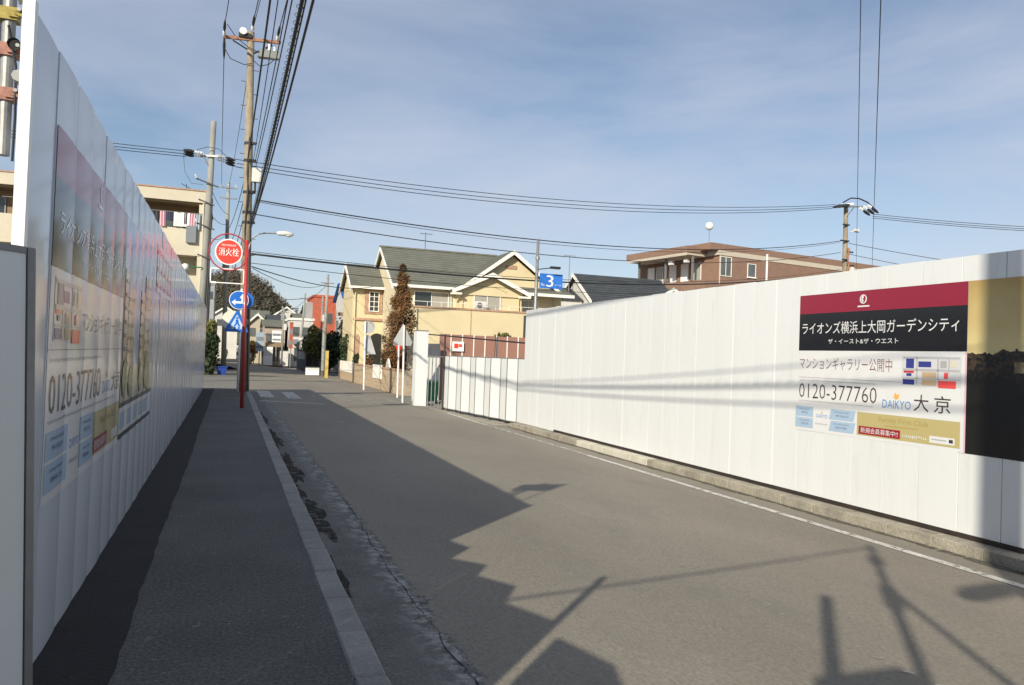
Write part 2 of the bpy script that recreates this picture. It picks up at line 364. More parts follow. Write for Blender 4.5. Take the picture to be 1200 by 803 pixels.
# concrete gutter with its crumbled seam
yy = [-8+.1*i for i in range(380)]
struct(strip(.758, 1.42, yy, .004, 6).build('gutter', M_gutter))
crk = [0.0]
for _ in range(400): crk.append(crk[-1]*.93+random.gauss(0, .006))
yk = [-4+.05*i for i in range(260)]
b = MB(); vs = []
for i, Y in enumerate(yk):
    x = 1.225+crk[i]; w = .001+.006*abs(math.sin(i*.11))*random.random()
    vs += [(x-w, Y, rz(x)+.009), (x+w, Y, rz(x)+.009)]
b.add(vs, [(2*j, 2*j+1, 2*j+3, 2*j+2) for j in range(len(yk)-1)]); struct(b.build('road_crack', M_crack_hollow))
def blotch(name, cx, cy, rx, ry, z, material, n=40):
    b = MB(); ph = [random.uniform(0, 6.28) for _ in range(4)]
    vs = [(cx, cy, rz(cx)+z)]
    for i in range(n):
        a = 2*math.pi*i/n; k = 1+.22*math.sin(3*a+ph[0])+.15*math.sin(5*a+ph[1])+.12*math.sin(9*a+ph[2])+.08*math.sin(14*a+ph[3])
        x = max(.76, cx+rx*k*math.cos(a)); vs.append((x, cy+ry*k*math.sin(a), rz(x)+z))
    b.add(vs, [(0, 1+i, 1+(i+1) % n) for i in range(n)]); return struct(b.build(name, material))
for cx, cy, rx, ry in [(.84, 7.6, .13, .8), (.83, 10.9, .13, 1.3), (.82, 14.5, .10, 1.6), (.80, 9.0, .06, .5), (.79, 5.6, .05, .5), (.80, 18.5, .08, 1.4)]:
    blotch('damp_stain', cx, cy, rx, ry, .0075, M_wet)
# right kerb
kerb2 = bpy.data.objects.new('kerb', None); COL.objects.link(kerb2); struct(kerb2); ROOT[kerb2.name] = Vector()
mr = stone_mesh(.20, .597, .30, .007); mr.materials.append(M_kerbR)
mw = mr.copy(); mw.materials[0] = M_kerbW
for i in range(40):
    Y = -4.6+.6*i+.3
    link('kerb_stone', mw if 12.0 < Y < 15.2 else mr, kerb2, loc=(7.262+random.uniform(-.008, .006), Y, -.392+random.uniform(-.006, .005)))
b = MB(); b.box(7.362, 7.415, -40, 19.4, -.5, -.243); struct(b.build('kerb_backing', M_kerbR))
b = MB(); b.add([(6.70, 19.5, -.335), (7.16, 19.5, -.352), (7.41, 19.5, -.33), (7.41, 28.3, -.33), (7.16, 28.3, -.352), (6.30, 28.3, -.330)], [(0, 1, 4, 5), (1, 2, 3, 4)])
struct(b.build('gate_apron', M_kerbR))
struct(strip(7.04, 7.155, [-6+.25*i for i in range(102)], .004, 2, lambda t, Y: (.03*math.sin(Y*3.1)+.02*math.sin(Y*9)) if t < .3 else 0).build('gutter_dirt', mat('gutter_dirt', (.10, .09, .065), .95, var=.35, vscale=7, alpha_worn=.45)))
# drain opening at the foot of the right kerb
b = MB(); b.cyl((7.165, 5.05, -.31), (7.12, 5.05, -.33), .10, .10, 16); d = struct(b.build('drain_pipe_end', M_kerbW))
b = MB(); b.cyl((7.119, 5.05, -.331), (7.112, 5.05, -.334), .07, .07, 16); b.build('pipe_mouth_shade', M_crack_hollow, d)  # dark disc painted as the shade inside the pipe

def marking(x0, x1, y0, y1, material, dz=.006, name='road_marking', skew=0):
    b = MB(); n = max(1, int((y1-y0)/.8)); vs = []
    for j in range(n+1):
        Y = y0+(y1-y0)*j/n
        for x in (x0, (x0+x1)/2, x1): vs.append((x, Y+skew*(x-x0), rz(x)+dz))
    b.add(vs, [(3*j+i, 3*j+i+1, 3*j+i+4, 3*j+i+3) for j in range(n) for i in range(2)])
    return struct(b.build(name, material))
marking(6.53, 6.66, -12, 13.4, M_paint); marking(6.53, 6.66, 13.4, 19.5, mat('half_worn_road_paint', (.48, .47, .43), .8, var=.2, vscale=4, alpha_worn=.48)); marking(6.50, 6.62, 19.5, 23.5, M_paint)
marking(6.48, 6.6, 23.5, 28.5, M_paintworn)
for i, x in enumerate((1.05, 1.95, 2.85, 3.75, 4.65, 5.55)):
    marking(x, x+.46, 27.0, 30.9, M_paint if i < 2 else M_paintworn, name='crosswalk_bar')
marking(.95, 2.9, 24.8, 25.05, M_paint, name='stop_line')
for i, x in enumerate((1.3, 2.3, 3.3, 4.3, 5.3, 6.1)): marking(x, x+.45, 44, 47, M_paintworn, name='crosswalk_bar')
marking(3.68, 3.78, -2, 9, mat('ghost_of_centre_line', (.38, .36, .32), .85, var=.2, alpha_worn=.615), name='old_centre_line')
marking(2.0, 3.0, 18.5, 18.65, M_paintworn, name='road_marking'); marking(5.2, 5.34, 34.5, 37.5, M_paintworn, name='road_marking')
marking(1.2, 5.0, 41, 41.4, M_paintworn, name='stop_line')

# ------------------------------------------------------------------ construction hoardings
PILL_L, PILL_R = .005, .0012
def pill(y, y0, amp):
    f = ((y-y0)/.5) % 1.0; return amp*(1-(2*f-1)**2)
def panel_mesh(z0, z1, sgn, amp, material):
    """one steel panel 0.496 wide, its face bowed a little, with return flanges; local origin at its lower corner"""
    k = 10; w = .496; vs = []; fs = []; sm = []
    face = [(amp*(1-(2*i/k-1)**2), .003+(w-.006)*i/k) for i in range(k+1)]
    def run(pr_, smooth):
        o = len(vs); n = len(pr_)
        for z in (z0, z1): vs.extend((sgn*x, y, z) for x, y in pr_)
        for i in range(n-1): fs.append((o+i, o+i+1, o+n+i+1, o+n+i)); sm.append(smooth)
    run(face, True); run([face[-1], (-.03, w)], False); run([(-.03, w), (-.03, .0)], False); run([(-.03, .0), face[0]], False)
    for z, rev in ((z0, True), (z1, False)):
        o = len(vs); ring = face+[(-.03, w), (-.03, .0)]; vs.extend((sgn*x, y, z) for x, y in ring)
        f = tuple(range(o, o+len(ring))); fs.append(f[::-1] if rev else f); sm.append(False)
    if sgn < 0: fs = [f[::-1] for f in fs]
    me = bpy.data.meshes.new('panel'); me.from_pydata(vs, [], fs); me.materials.append(material)
    me.polygons.foreach_set('use_smooth', sm)
    me.update(); return me
XL, XR = -.80, 7.40
LY0 = 3.61; LT = 2.87; RT = 2.77; RB = -.243
def hoarding(X, sgn, y0, n, z0, z1, amp, material, label):
    t = thing('construction_hoarding', label, 'hoarding', (X, y0, z0))
    me = panel_mesh(0, z1-z0, sgn, amp, material)
    for i in range(n):
        link('panel', me, t, loc=(random.uniform(-.003, .003), .5*i, random.uniform(-.006, .006)))
    e = y0+.5*n
    for zr in (z0+.45, z0+1.5, z1-.28):
        xr = X-sgn*.055; quick('rail', M_galv, t, 'cyl', (xr, y0+.03, zr), (xr, e, zr), .024, .024, 8)
    return t
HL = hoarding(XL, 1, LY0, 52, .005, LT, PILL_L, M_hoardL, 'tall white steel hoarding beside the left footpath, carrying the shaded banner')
b = MB(); b.box(XL-.030, XL+.014, LY0-.055, LY0-.002, .0, LT+.012); b.build('end_post', M_postw, HL)
HR = hoarding(XR, -1, -8.4, 55, RB+.05, RT, PILL_R, M_hoardR, 'sunlit white steel hoarding along the right kerb, carrying the red-topped banner')
b = MB(); b.box(XR-.006, XR+.05, -8.4, 17.0, RB, RB+.055); b.build('base_channel', M_basech, HR)
b = MB(); b.box(XR-.004, XR+.05, 17.02, 19.1, RB+.01, RB+.06); b.build('base_board', M_gatew, HR)
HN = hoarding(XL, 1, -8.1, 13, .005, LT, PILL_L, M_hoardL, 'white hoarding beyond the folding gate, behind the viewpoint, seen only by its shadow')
np_ = thing('gate_pillar', 'boxed gate pillar behind the viewpoint with a post on top, seen by its shadow', 'pillar', (-.73, -1.45, 0))
b = MB(); b.box(-1.04, -.43, -1.58, -1.32, 0, 2.86); b.build('casing', M_hoardR, np_); b = MB(); b.cyl((-.94, -1.36, 2.86), (-.94, -1.36, 3.68), .05, .05, 10); b.build('post', M_galv, np_)

# scaffold tubes that hold the left hoarding, seen past its end
sc_ = thing('scaffold_bracing', 'scaffold tubes and clamps standing behind the end of the left hoarding', 'scaffold', (-.985, 4.0, 0))
quick('upright_tube', M_galv, sc_, 'cyl', (-.982, 4.0, 2.33), (-.982, 4.0, 3.62), .0265, .0265, 14, smooth=False)
quick('upright_tube', M_galv, sc_, 'cyl', (-1.045, 4.04, 0), (-1.045, 4.04, 3.3), .0243, .0243, 14)
b = MB(); pts = []
for r, y in ((.0265, 3.93), (.0265, 29.0)): pts.append(((-.945, y, 2.815), r))
b.cyl(pts[0][0], pts[1][0], .0265, .0265, 14, cap=False); b.build('ledger_tube', M_galv, sc_)
quick('tube_hollow_shade', M_crack_hollow, sc_, 'cyl', (-.945, 3.945, 2.815), (-.945, 3.94, 2.815), .0225, .0225, 14)  # near-black disc stands for the shaded inside of the tube
for z, mt in ((2.96, M_clampy), (2.80, M_clampp), (2.60, M_clampp)):
    b = MB(); b.box(-1.02, -.945, 3.965, 4.035, z-.028, z+.028); b.cyl((-.95, 3.96, z), (-.915, 3.95, z-.01), .012, .012, 6); b.box(-.975, -.93, 3.955, 3.975, z-.018, z+.018)
    c = b.build('clamp', mt, sc_); b = MB(); b.cyl((-.93, 3.97, z+.01), (-.93, 3.93, z+.01), .009, .009, 6); b.build('bolt', M_galv, c)
b = MB(); b.tube([(-.972, 3.955, 2.9), (-.935, 3.945, 2.72), (-.93, 3.95, 2.5), (-.935, 3.96, 2.3)], .006, 5); b.build('lead', M_dark, sc_)
# board above the end of the hoarding (its shadow falls on the road)
bd = thing('boom_board', 'slanted board fixed above the end of the left hoarding, seen by its shadow', 'board', (-1.0, 4.0, 3.0))
b = MB(); b.prism([(-1.0, 4.22, 3.10), (-1.0, 4.29, 3.34), (-1.0, 3.60, 3.84), (-1.0, 3.62, 3.45)], (.02, 0, 0)); b.build('board', M_boxw, bd)
b = MB(); b.cyl((-.985, 3.66, 2.6), (-.985, 3.66, 3.5), .012, .012, 6); b.build('bracket', M_galv, bd)

# ------------------------------------------------------------------ folding (accordion) gates
def gate(t, pts, z0, z1, tilt=0, fr=.014):
    for (xa, ya), (xb, yb) in zip(pts, pts[1:]):
        a, e = Vector((xa, ya, 0)), Vector((xb, yb, 0)); d = (e-a); Ln = d.length; d.normalize(); n = Vector((-d.y, d.x, 0)); c = (a+e)/2; zm = Vector((tilt*(z0-z1)/2, 0, (z0+z1)/2)); hv = Vector((tilt*(z1-z0)/2, 0, (z1-z0)/2)); hv1 = hv*(1-.05/(z1-z0))
        b = MB(); b.obox(c+zm, d*(Ln/2-2*fr-.004), n*.008, hv1)
        p = b.build('panel', M_gatew, t)
        b = MB()
        for q in (a+d*fr, e-d*fr): b.obox(q+zm, d*fr, n*.014, hv)
        for z in (z0+.012, z1-.012): b.obox(c+Vector((tilt*(z-z1), 0, z)), d*(Ln/2-2*fr-.005), n*.013, Vector((0, 0, .012)))
        b.build('panel_frame', M_alu, p)
        b = MB(); b.cyl((xb-tilt*(z1-z0)*1.0, yb, z0+.02), (xb, yb, z1-.01), fr*.9, fr*.9, 8); b.build('hinge_post', M_alu, t)
gl = thing('folding_gate', 'folding white panel gate with grey frames at the left edge, before the hoarding', 'gate', (-.8, 2.9, 0), 'folding gates')
gate(gl, [(-.80, 3.57), (-.70, 3.275)], .0, 1.85)
gate(gl, [(-.955, 2.95), (-.698, 3.28)], .0, 1.85, tilt=-.034)
gate(gl, [(-.97, 2.975), (-.73, 2.72), (-.89, 2.44), (-.70, 2.14), (-.90, 1.79), (-.73, 1.42), (-.81, 1.24)], .05, 1.85)
gate(gl, [(-.81, 1.10), (-.68, .66), (-.77, .38), (-.68, 0.0), (-.88, -.36), (-.7, -.72), (-.84, -1.08)], .05, 1.85)
quick('gate_post', M_galv, gl, 'cyl', (-.82, 1.24, 0), (-.82, 1.24, 2.5), .03, .03, 10)
gr = thing('folding_gate', 'folding white panel gate closing the gap before the far end of the right hoarding', 'gate', (7.1, 22, -.33), 'folding gates')
gp = []
N = 11
for i in range(N+1):
    f = i/N; x = 7.47+(6.80-7.47)*f; y = 19.12+(25.0-19.12)*f; gp.append((x+(.035 if i % 2 else -.03), y))
gate(gr, gp, -.27, 1.49, fr=.009)
for i in range(1, N+1, 1):
    x, y = gp[i]
    b = MB(); b.cyl((x-.012, y, -.30), (x+.012, y, -.30), .03, .03, 10); b.box(x-.02, x+.02, y-.12, y+.12, -.285, -.265); b.build('caster', M_rubber, gr)
b = MB(); b.cyl((7.45, 19.15, 1.90), (6.66, 26.7, 2.22), .022, .022, 8); b.build('top_rail', M_dark, gr)
for y in (25.05, 25.4, 25.75, 26.1, 26.45):
    x = 6.80+(6.62-6.80)*(y-25)/1.6
    quick('upright_bar', M_galv, gr, 'cyl', (x, y, -.33), (x, y, 1.45), .018, .018, 6)
b = MB(); b.cyl((6.80, 25.0, -.2), (6.62, 26.6, -.2), .015, .015, 6); b.cyl((6.80, 25.0, 1.44), (6.62, 26.6, 1.44), .018, .018, 6); b.build('grille_rail', M_galv, gr)
b = MB(); b.cyl((6.80, 25.0, -.33), (6.80, 25.0, 2.2), .03, .03, 8); b.build('gate_post', M_dark, gr)
gpil = thing('gate_pillar', 'white boxed gate pillar standing at the corner of the side road', 'pillar', (6.45, 27, -.35))
b = MB(); b.box(6.24, 6.66, 26.75, 27.25, -.36, 2.33); b.build('casing', M_gatew, gpil)
b = MB(); b.box(6.222, 6.678, 26.732, 27.268, 2.33, 2.36); b.build('cap', M_galv, gpil)
b = MB()
for i in range(7): b.cyl((6.02+.033*i, 27.22, -.33), (6.02+.033*i, 27.22, 2.2), .005, .005, 5)
for z in (-.25, .4, 1.0, 1.6, 2.18): b.cyl((6.01, 27.22, z), (6.24, 27.22, z), .012, .012, 5)
b.build('mesh_wing', M_galv, gpil)
gb = thing('rubbish_bin', 'green wheeled bin seen through the bars beside the gate pillar', 'bin', (7.5, 28.0, -.35))
b = MB(); b.add([(6.93, 27.75, -.22), (7.33, 27.75, -.22), (7.33, 28.15, -.22), (6.93, 28.15, -.22), (6.87, 27.7, .48), (7.39, 27.7, .48), (7.39, 28.2, .48), (6.87, 28.2, .48)],
    [(0, 3, 2, 1), (0, 1, 5, 4), (1, 2, 6, 5), (2, 3, 7, 6), (3, 0, 4, 7), (4, 5, 6, 7)]); b.build('body', M_green, gb)
b = MB(); b.box(6.85, 7.41, 27.68, 28.22, .48, .55); b.build('lid', mat('pale_green_lid', (.25, .38, .30), .6, var=.1), gb)
for x in (6.98, 7.28): quick('wheel', M_rubber, gb, 'cyl', (x-.02, 27.8, -.27), (x+.02, 27.8, -.27), .07, .07, 10)

# ------------------------------------------------------------------ banners
class Face:
    """a printed sheet following the bowed panels; u runs to the reader's right, v upwards"""
    def __init__(s, X, sgn, yleft, ztop, y0, amp): s.X, s.sg, s.yl, s.zt, s.y0, s.amp = X, sgn, yleft, ztop, y0, amp
    def P(s, u, v, lay):
        y = s.yl+s.sg*u; return (s.X+s.sg*(pill(y, s.y0, s.amp)+.0025+.0017*lay), y, s.zt-v)
    def quad(s, t, name, material, u0, u1, v0, v1, lay, slant=0):
        n = max(1, int((u1-u0)/.02)); b = MB(); vs = []
        for i in range(n+1):
            u = u0+(u1-u0)*i/n; vs += [s.P(u+slant, v0, lay), s.P(u, v1, lay)]
        b.add(vs, [(2*i, 2*i+1, 2*i+3, 2*i+2) for i in range(n)]); return b.build(name, material, t)
    def poly(s, t, name, material, pts, lay):
        b = MB(); b.add([s.P(u, v, lay) for u, v in pts], [tuple(range(len(pts)))]); return b.build(name, material, t)
    def disc(s, t, name, material, u, v, r, lay, n=24):
        return s.poly(t, name, material, [(u+r*math.cos(-2*math.pi*i/n), v+r*math.sin(-2*math.pi*i/n)) for i in range(n)], lay)
    def txt(s, t, body, material, u0, u1, v0, v1, lay, off=0.0):
        vs, fs = text_geo(body, off); b = MB()
        b.add([s.P(u0+(u1-u0)*x, v1+(v0-v1)*y, lay) for x, y in vs], fs); return b.build('lettering', material, t)
def pr(name, col, rough=.15, coat=0.0, **k): return mat('print_'+name, col, rough, coat=coat, bump=.02, bscale=1.6, **k)
P_crim = pr('crimson', (.245, .013, .036)); P_blk = pr('black', (.012, .012, .014)); P_wht = pr('white', (.68, .69, .695))
P_ink = pr('ink', (.06, .045, .05)); P_mar = pr('maroon_ink', (.20, .08, .10)); P_grey = pr('grey_ink', (.38, .38, .39))
P_blue = pr('pale_blue', (.36, .48, .62)); P_gold = pr('gold', (.46, .395, .18)); P_navy = pr('navy', (.04, .05, .25))
P_redb = pr('red', (.55, .03, .05)); P_tan = pr('tan', (.50, .37, .24)); P_lblue = pr('logo_blue', (.12, .30, .62)); P_orng = pr('orange', (.8, .42, .10))
P_map = pr('map_red', (.72, .08, .08)); P_olive = pr('olive', (.36, .30, .10)); P_dred = pr('dark_red', (.30, .02, .035))
def banner(t, F, W=2.58):
    F.quad(t, 'white_sheet', P_wht, 0, W, 0, 1.84, 0)
    F.quad(t, 'crimson_band', P_crim, 0, W, 0, .255, 1); F.quad(t, 'black_band', P_blk, 0, W, .255, .755, 1)
    # emblem: white roundel with a profile cut into it
    F.disc(t, 'emblem', P_wht, 1.13, .108, .058, 2)
    F.poly(t, 'emblem_mark', P_crim, [(1.135, .062), (1.165, .075), (1.172, .11), (1.15, .15), (1.118, .152), (1.142, .125), (1.122, .108), (1.14, .09)], 3)
    F.poly(t, 'emblem_mark', P_crim, [(1.098, .075), (1.108, .073), (1.10, .11), (1.11, .14), (1.10, .138), (1.09, .11)], 3)
    F.quad(t, 'emblem_name', P_wht, 1.04, 1.23, .188, .206, 2)
    F.txt(t, 'ライオンズ横浜上大岡ガーデンシティ', P_wht, .06, 2.48, .375, .535, 2)
    F.txt(t, 'ザ・イースト&ザ・ウエスト', P_wht, .55, 1.68, .60, .665, 2)
    F.txt(t, 'マンションギャラリー公開中', P_mar, .03, 1.60, .845, 1.005, 2, -.008)
def map_print(t, F, u, v, k=1.0):
    q = lambda n, mt, a, b_, c, d, l=1: F.quad(t, n, mt, u+a*k, u+b_*k, v+c*k, v+d*k, l)
    q('map_sheet', pr('map_ground', (.58, .59, .61)), -.02, .76, .02, .36)
    for a, b_, c, d in [(0, .74, .03, .05), (0, .74, .165, .19), (.18, .20, .03, .35), (.46, .48, .05, .35), (.60, .615, .05, .20), (0, .74, .27, .28)]: q('map_street', pr('map_street_grey', (.42, .42, .44)), a, b_, c, d, 2)
    q('map_block', P_navy, .04, .15, .05, .16, 2); q('map_block', P_navy, .21, .38, .08, .145, 2); q('map_block', P_navy, .0, .16, .29, .35, 2)
    q('map_block', P_navy, .05, .12, .22, .25, 3); q('map_block', P_redb, .01, .15, .19, .215, 2)
    q('map_block', P_tan, .26, .45, .20, .265, 2); q('map_block', P_tan, .26, .45, .285, .35, 2)
    q('map_block', P_map, .55, .60, .20, .265, 3); q('map_block', P_map, .48, .70, .29, .37, 3)
    q('map_block', P_grey, .50, .58, .07, .15, 2); q('map_block', pr('map_beige', (.62, .58, .46)), .62, .70, .07, .14, 2)
def small(t, F, mt, u0, u1, v0, v1, lay, seed):
    """a line of print too small to read: little upright marks"""
    rr = random.Random(seed); b = MB(); u = u0; hgt = v1-v0
    while u < u1-.4*hgt:
        w = hgt*rr.uniform(.55, .95)
        for _ in range(3):
            p, q = rr.uniform(0, .6)*w, rr.uniform(0, .7)*hgt
            if rr.random() < .5: c_ = [(u+p, v0), (u+p+.16*hgt, v0), (u+p+.16*hgt, v1), (u+p, v1)]
            else: c_ = [(u, v0+q), (u+w*.9, v0+q), (u+w*.9, v0+q+.16*hgt), (u, v0+q+.16*hgt)]
            b.add([F.P(x, v, lay+.2*_) for x, v in c_], [(3, 2, 1, 0)])
        u += w+hgt*.18
    return b.build('small_print', mt, t)
BR = thing('advertising_banner', 'crimson and black banner with telephone number on the sunlit right hoarding', 'banner', (XR-.01, 7.3, .66))
FR = Face(XR, -1, 8.60, 2.50, -8.4, PILL_R)
banner(BR, FR); map_print(BR, FR, 1.76, .79)
FR.quad(BR, 'ruled_line', P_grey, .02, 2.45, 1.115, 1.121, 1); small(BR, FR, P_grey, .05, 1.36, 1.150, 1.168, 2, 21)
FR.txt(BR, '0120-377760', P_ink, .03, 1.38, 1.20, 1.395, 2, -.012)
small(BR, FR, P_grey, .03, 1.34, 1.428, 1.443, 2, 22)
FR.txt(BR, 'DAIKYO', P_lblue, 1.47, 1.88, 1.335, 1.435, 2)
FR.txt(BR, '大', P_ink, 1.92, 2.12, 1.25, 1.44, 2); FR.txt(BR, '京', P_ink, 2.19, 2.40, 1.25, 1.44, 2)
FR.poly(BR, 'logo_flame', P_orng, [(1.63, 1.30), (1.66, 1.24), (1.68, 1.275), (1.71, 1.25), (1.71, 1.31), (1.67, 1.325)], 2)
def lower(t, F, dv=0):
    for u0, u1, sl in ((-.03, .34, .035), (.60, 1.05, .035)):
        for i, v in enumerate((1.515+dv, 1.665+dv)):
            F.quad(t, 'blue_box', P_blue, u0, u1-.03, v, v+.135, 1, slant=sl if u0 > .1 else 0)
            small(t, F, pr('blue_grey_ink', (.16, .22, .32)), u0+.08, u1-.10, v+.028, v+.046, 2, i)
            small(t, F, pr('blue_grey_ink', (.16, .22, .32)), u0+.12, u1-.12, v+.066, v+.098, 2, i+3)
    F.txt(t, 'DAIKYO', P_lblue, .375, .575, 1.60+dv, 1.645+dv, 2); F.poly(t, 'logo_flame', P_orng, [(.45, 1.585+dv), (.465, 1.555+dv), (.48, 1.57+dv), (.49, 1.59+dv)], 2)
    small(t, F, P_grey, .36, .58, 1.715+dv, 1.74+dv, 2, 9)
    F.quad(t, 'gold_box', P_gold, 1.08, 2.52, 1.515+dv, 1.80+dv, 1)
    F.txt(t, 'Family First Club', P_olive, 1.42, 2.12, 1.55+dv, 1.625+dv, 2); F.quad(t, 'small_print_line', P_olive, 1.52, 1.98, 1.645+dv, 1.653+dv, 2)
    F.quad(t, 'red_box', P_dred, 1.11, 1.74, 1.685+dv, 1.785+dv, 2); F.txt(t, '新規会員募集中!!', P_wht, 1.145, 1.71, 1.70+dv, 1.768+dv, 3)
    F.quad(t, 'white_box', P_wht, 2.14, 2.46, 1.70+dv, 1.775+dv, 2); F.quad(t, 'small_print_line', P_grey, 2.17, 2.36, 1.73+dv, 1.742+dv, 3)
    F.quad(t, 'search_mark', P_ink, 2.39, 2.44, 1.718+dv, 1.755+dv, 3)
    small(t, F, P_wht, 1.77, 2.10, 1.725+dv, 1.758+dv, 2, 11)
lower(BR, FR)
FR.quad(BR, 'magenta_edge', pr('pink', (.75, .42, .55)), 2.565, 2.58, .755, 1.84, 2)
# evening townscape print right of it
def town_print():
    mt = bpy.data.materials.new('print_evening_townscape'); mt.use_nodes = True; t = mt.node_tree; k = t.links.new; b = t.nodes['Principled BSDF']
    g = t.nodes.new('ShaderNodeNewGeometry'); sp = t.nodes.new('ShaderNodeSeparateXYZ'); k(g.outputs['Position'], sp.inputs[0])
    n = t.nodes.new('ShaderNodeTexNoise'); n.inputs['Scale'].default_value = 9; n.inputs['Detail'].default_value = 8; k(g.outputs['Position'], n.inputs['Vector'])
    n2 = t.nodes.new('ShaderNodeTexNoise'); n2.inputs['Scale'].default_value = 2.2; n2.inputs['Detail'].default_value = 5; k(g.outputs['Position'], n2.inputs['Vector'])
    ad = t.nodes.new('ShaderNodeMath'); ad.operation = 'MULTIPLY_ADD'; ad.inputs[1].default_value = .16; k(n.outputs[0], ad.inputs[0]); k(sp.outputs[2], ad.inputs[2])
    lt = t.nodes.new('ShaderNodeMath'); lt.operation = 'LESS_THAN'; lt.inputs[1].default_value = 1.82; k(ad.outputs[0], lt.inputs[0])
    skyr = t.nodes.new('ShaderNodeMix'); skyr.data_type = 'RGBA'; skyr.inputs[6].default_value = (.40, .27, .09, 1); skyr.inputs[7].default_value = (.60, .50, .24, 1)
    gz = t.nodes.new('ShaderNodeMapRange'); gz.inputs[1].default_value = 2.5; gz.inputs[2].default_value = 1.75; k(sp.outputs[2], gz.inputs[0])
    gm = t.nodes.new('ShaderNodeMath'); gm.operation = 'MULTIPLY_ADD'; gm.inputs[1].default_value = .9; k(n2.outputs[0], gm.inputs[0]); k(gz.outputs[0], gm.inputs[2])
    gs = t.nodes.new('ShaderNodeMath'); gs.operation = 'SUBTRACT'; gs.inputs[1].default_value = .35; k(gm.outputs[0], gs.inputs[0]); k(gs.outputs[0], skyr.inputs[0])
    vo = t.nodes.new('ShaderNodeTexVoronoi'); vo.inputs['Scale'].default_value = 26; k(g.outputs['Position'], vo.inputs['Vector'])
    cr_ = t.nodes.new('ShaderNodeValToRGB'); cr_.color_ramp.elements[0].position = .30; cr_.color_ramp.elements[0].color = (.010, .009, .008, 1); cr_.color_ramp.elements[1].position = .75; cr_.color_ramp.elements[1].color = (.055, .038, .022, 1)
    h = t.nodes.new('ShaderNodeMapRange'); h.inputs[1].default_value = 1.2; h.inputs[2].default_value = 1.65; k(sp.outputs[2], h.inputs[0])
    mu = t.nodes.new('ShaderNodeMath'); mu.operation = 'MULTIPLY'; k(h.outputs[0], mu.inputs[0]); k(vo.outputs['Color'], mu.inputs[1]); k(mu.outputs[0], cr_.inputs[0])
    fx = t.nodes.new('ShaderNodeMix'); fx.data_type = 'RGBA'; k(lt.outputs[0], fx.inputs[0]); k(skyr.outputs[2], fx.inputs[6]); k(cr_.outputs[0], fx.inputs[7])
    k(fx.outputs[2], b.inputs['Base Color']); b.inputs['Roughness'].default_value = .45; return mt
BP = thing('advertising_banner', 'evening townscape photograph banner at the right edge, beside the crimson banner', 'banner', (XR-.01, 4.6, .6))
FP = Face(XR, -1, 6.018, 2.50, -8.4, PILL_R); FP.quad(BP, 'photograph', town_print(), 0, 3.2, 0, 1.84, 0)
FP.quad(BP, 'tower_silhouette', pr('dusk_stone', (.22, .17, .10), var=.4, vscale=16), .53, .8, .86, .97, 1)

BL = thing('advertising_banner', 'shaded copy of the telephone number banner on the left hoarding', 'banner', (XL+.01, 5.4, .7))
FL = Face(XL, 1, 4.13, 2.53, LY0, PILL_L)
FL.quad(BL, 'white_sheet', P_wht, 0, 2.60, 0, 1.80, 0)
FL.quad(BL, 'crimson_band', P_crim, 0, 2.60, 0, .235, 1); FL.quad(BL, 'black_band', P_blk, 0, 2.60, .235, .665, 1)
FL.disc(BL, 'emblem', P_wht, 1.30, .09, .05, 2); FL.poly(BL, 'emblem_mark', P_crim, [(1.30, .05), (1.335, .07), (1.335, .11), (1.30, .13), (1.315, .10), (1.295, .09)], 3); FL.quad(BL, 'emblem_name', P_wht, 1.21, 1.39, .165, .182, 2)
FL.txt(BL, 'ライオンズ横浜上大岡ガーデンシティ', P_wht, .12, 2.54, .375, .50, 2); FL.txt(BL, 'ザ・イースト&ザ・ウエスト', P_wht, .75, 1.92, .545, .60, 2)
map_print(BL, FL, .10, .69, .92); FL.txt(BL, 'マンションギャラリー公開中', P_mar, .86, 2.54, .835, .965, 2, -.008)
FL.quad(BL, 'ruled_line', P_grey, .0, 2.58, 1.060, 1.066, 1); small(BL, FL, P_grey, .05, 1.6, 1.105, 1.125, 2, 31)
FL.txt(BL, '0120-377760', P_ink, .06, 1.60, 1.185, 1.375, 2, -.012); FL.txt(BL, 'DAIKYO', P_lblue, 1.70, 2.06, 1.28, 1.365, 2)
FL.txt(BL, '大京', P_ink, 2.12, 2.55, 1.22, 1.37, 2); FL.poly(BL, 'logo_flame', P_orng, [(1.84, 1.26), (1.87, 1.20), (1.89, 1.235), (1.92, 1.21), (1.92, 1.26)], 2)
small(BL, FL, P_grey, .05, 2.3, 1.405, 1.422, 2, 32)
for u0, u1 in ((.03, .56), (.93, 1.38)):
    for i, v in enumerate((1.46, 1.615)):
        FL.quad(BL, 'blue_box', P_blue, u0, u1, v, v+.14, 1); small(BL, FL, pr('blue_grey_ink', (.16, .22, .32)), u0+.1, u1-.1, v+.03, v+.05, 2, 40+i); small(BL, FL, pr('blue_grey_ink', (.16, .22, .32)), u0+.13, u1-.13, v+.07, v+.10, 2, 43+i)
FL.txt(BL, 'DAIKYO', P_lblue, .62, .88, 1.55, 1.60, 2); small(BL, FL, P_grey, .63, .87, 1.66, 1.69, 2, 47)
FL.quad(BL, 'gold_box', P_gold, 1.41, 2.58, 1.47, 1.75, 1); FL.txt(BL, 'Family First Club', P_olive, 1.65, 2.35, 1.51, 1.58, 2)
FL.quad(BL, 'red_box', P_dred, 1.44, 2.02, 1.64, 1.735, 2); FL.txt(BL, '新規会員募集中!!', P_wht, 1.47, 1.99, 1.655, 1.72, 3); FL.quad(BL, 'white_box', P_wht, 2.2, 2.52, 1.655, 1.725, 2)
BL2 = thing('advertising_banner', 'building illustration banner on the left hoarding beyond the shaded telephone banner', 'banner', (XL+.01, 7.9, .7))
FB = Face(XL, 1, 6.75, 2.53, LY0, PILL_L)
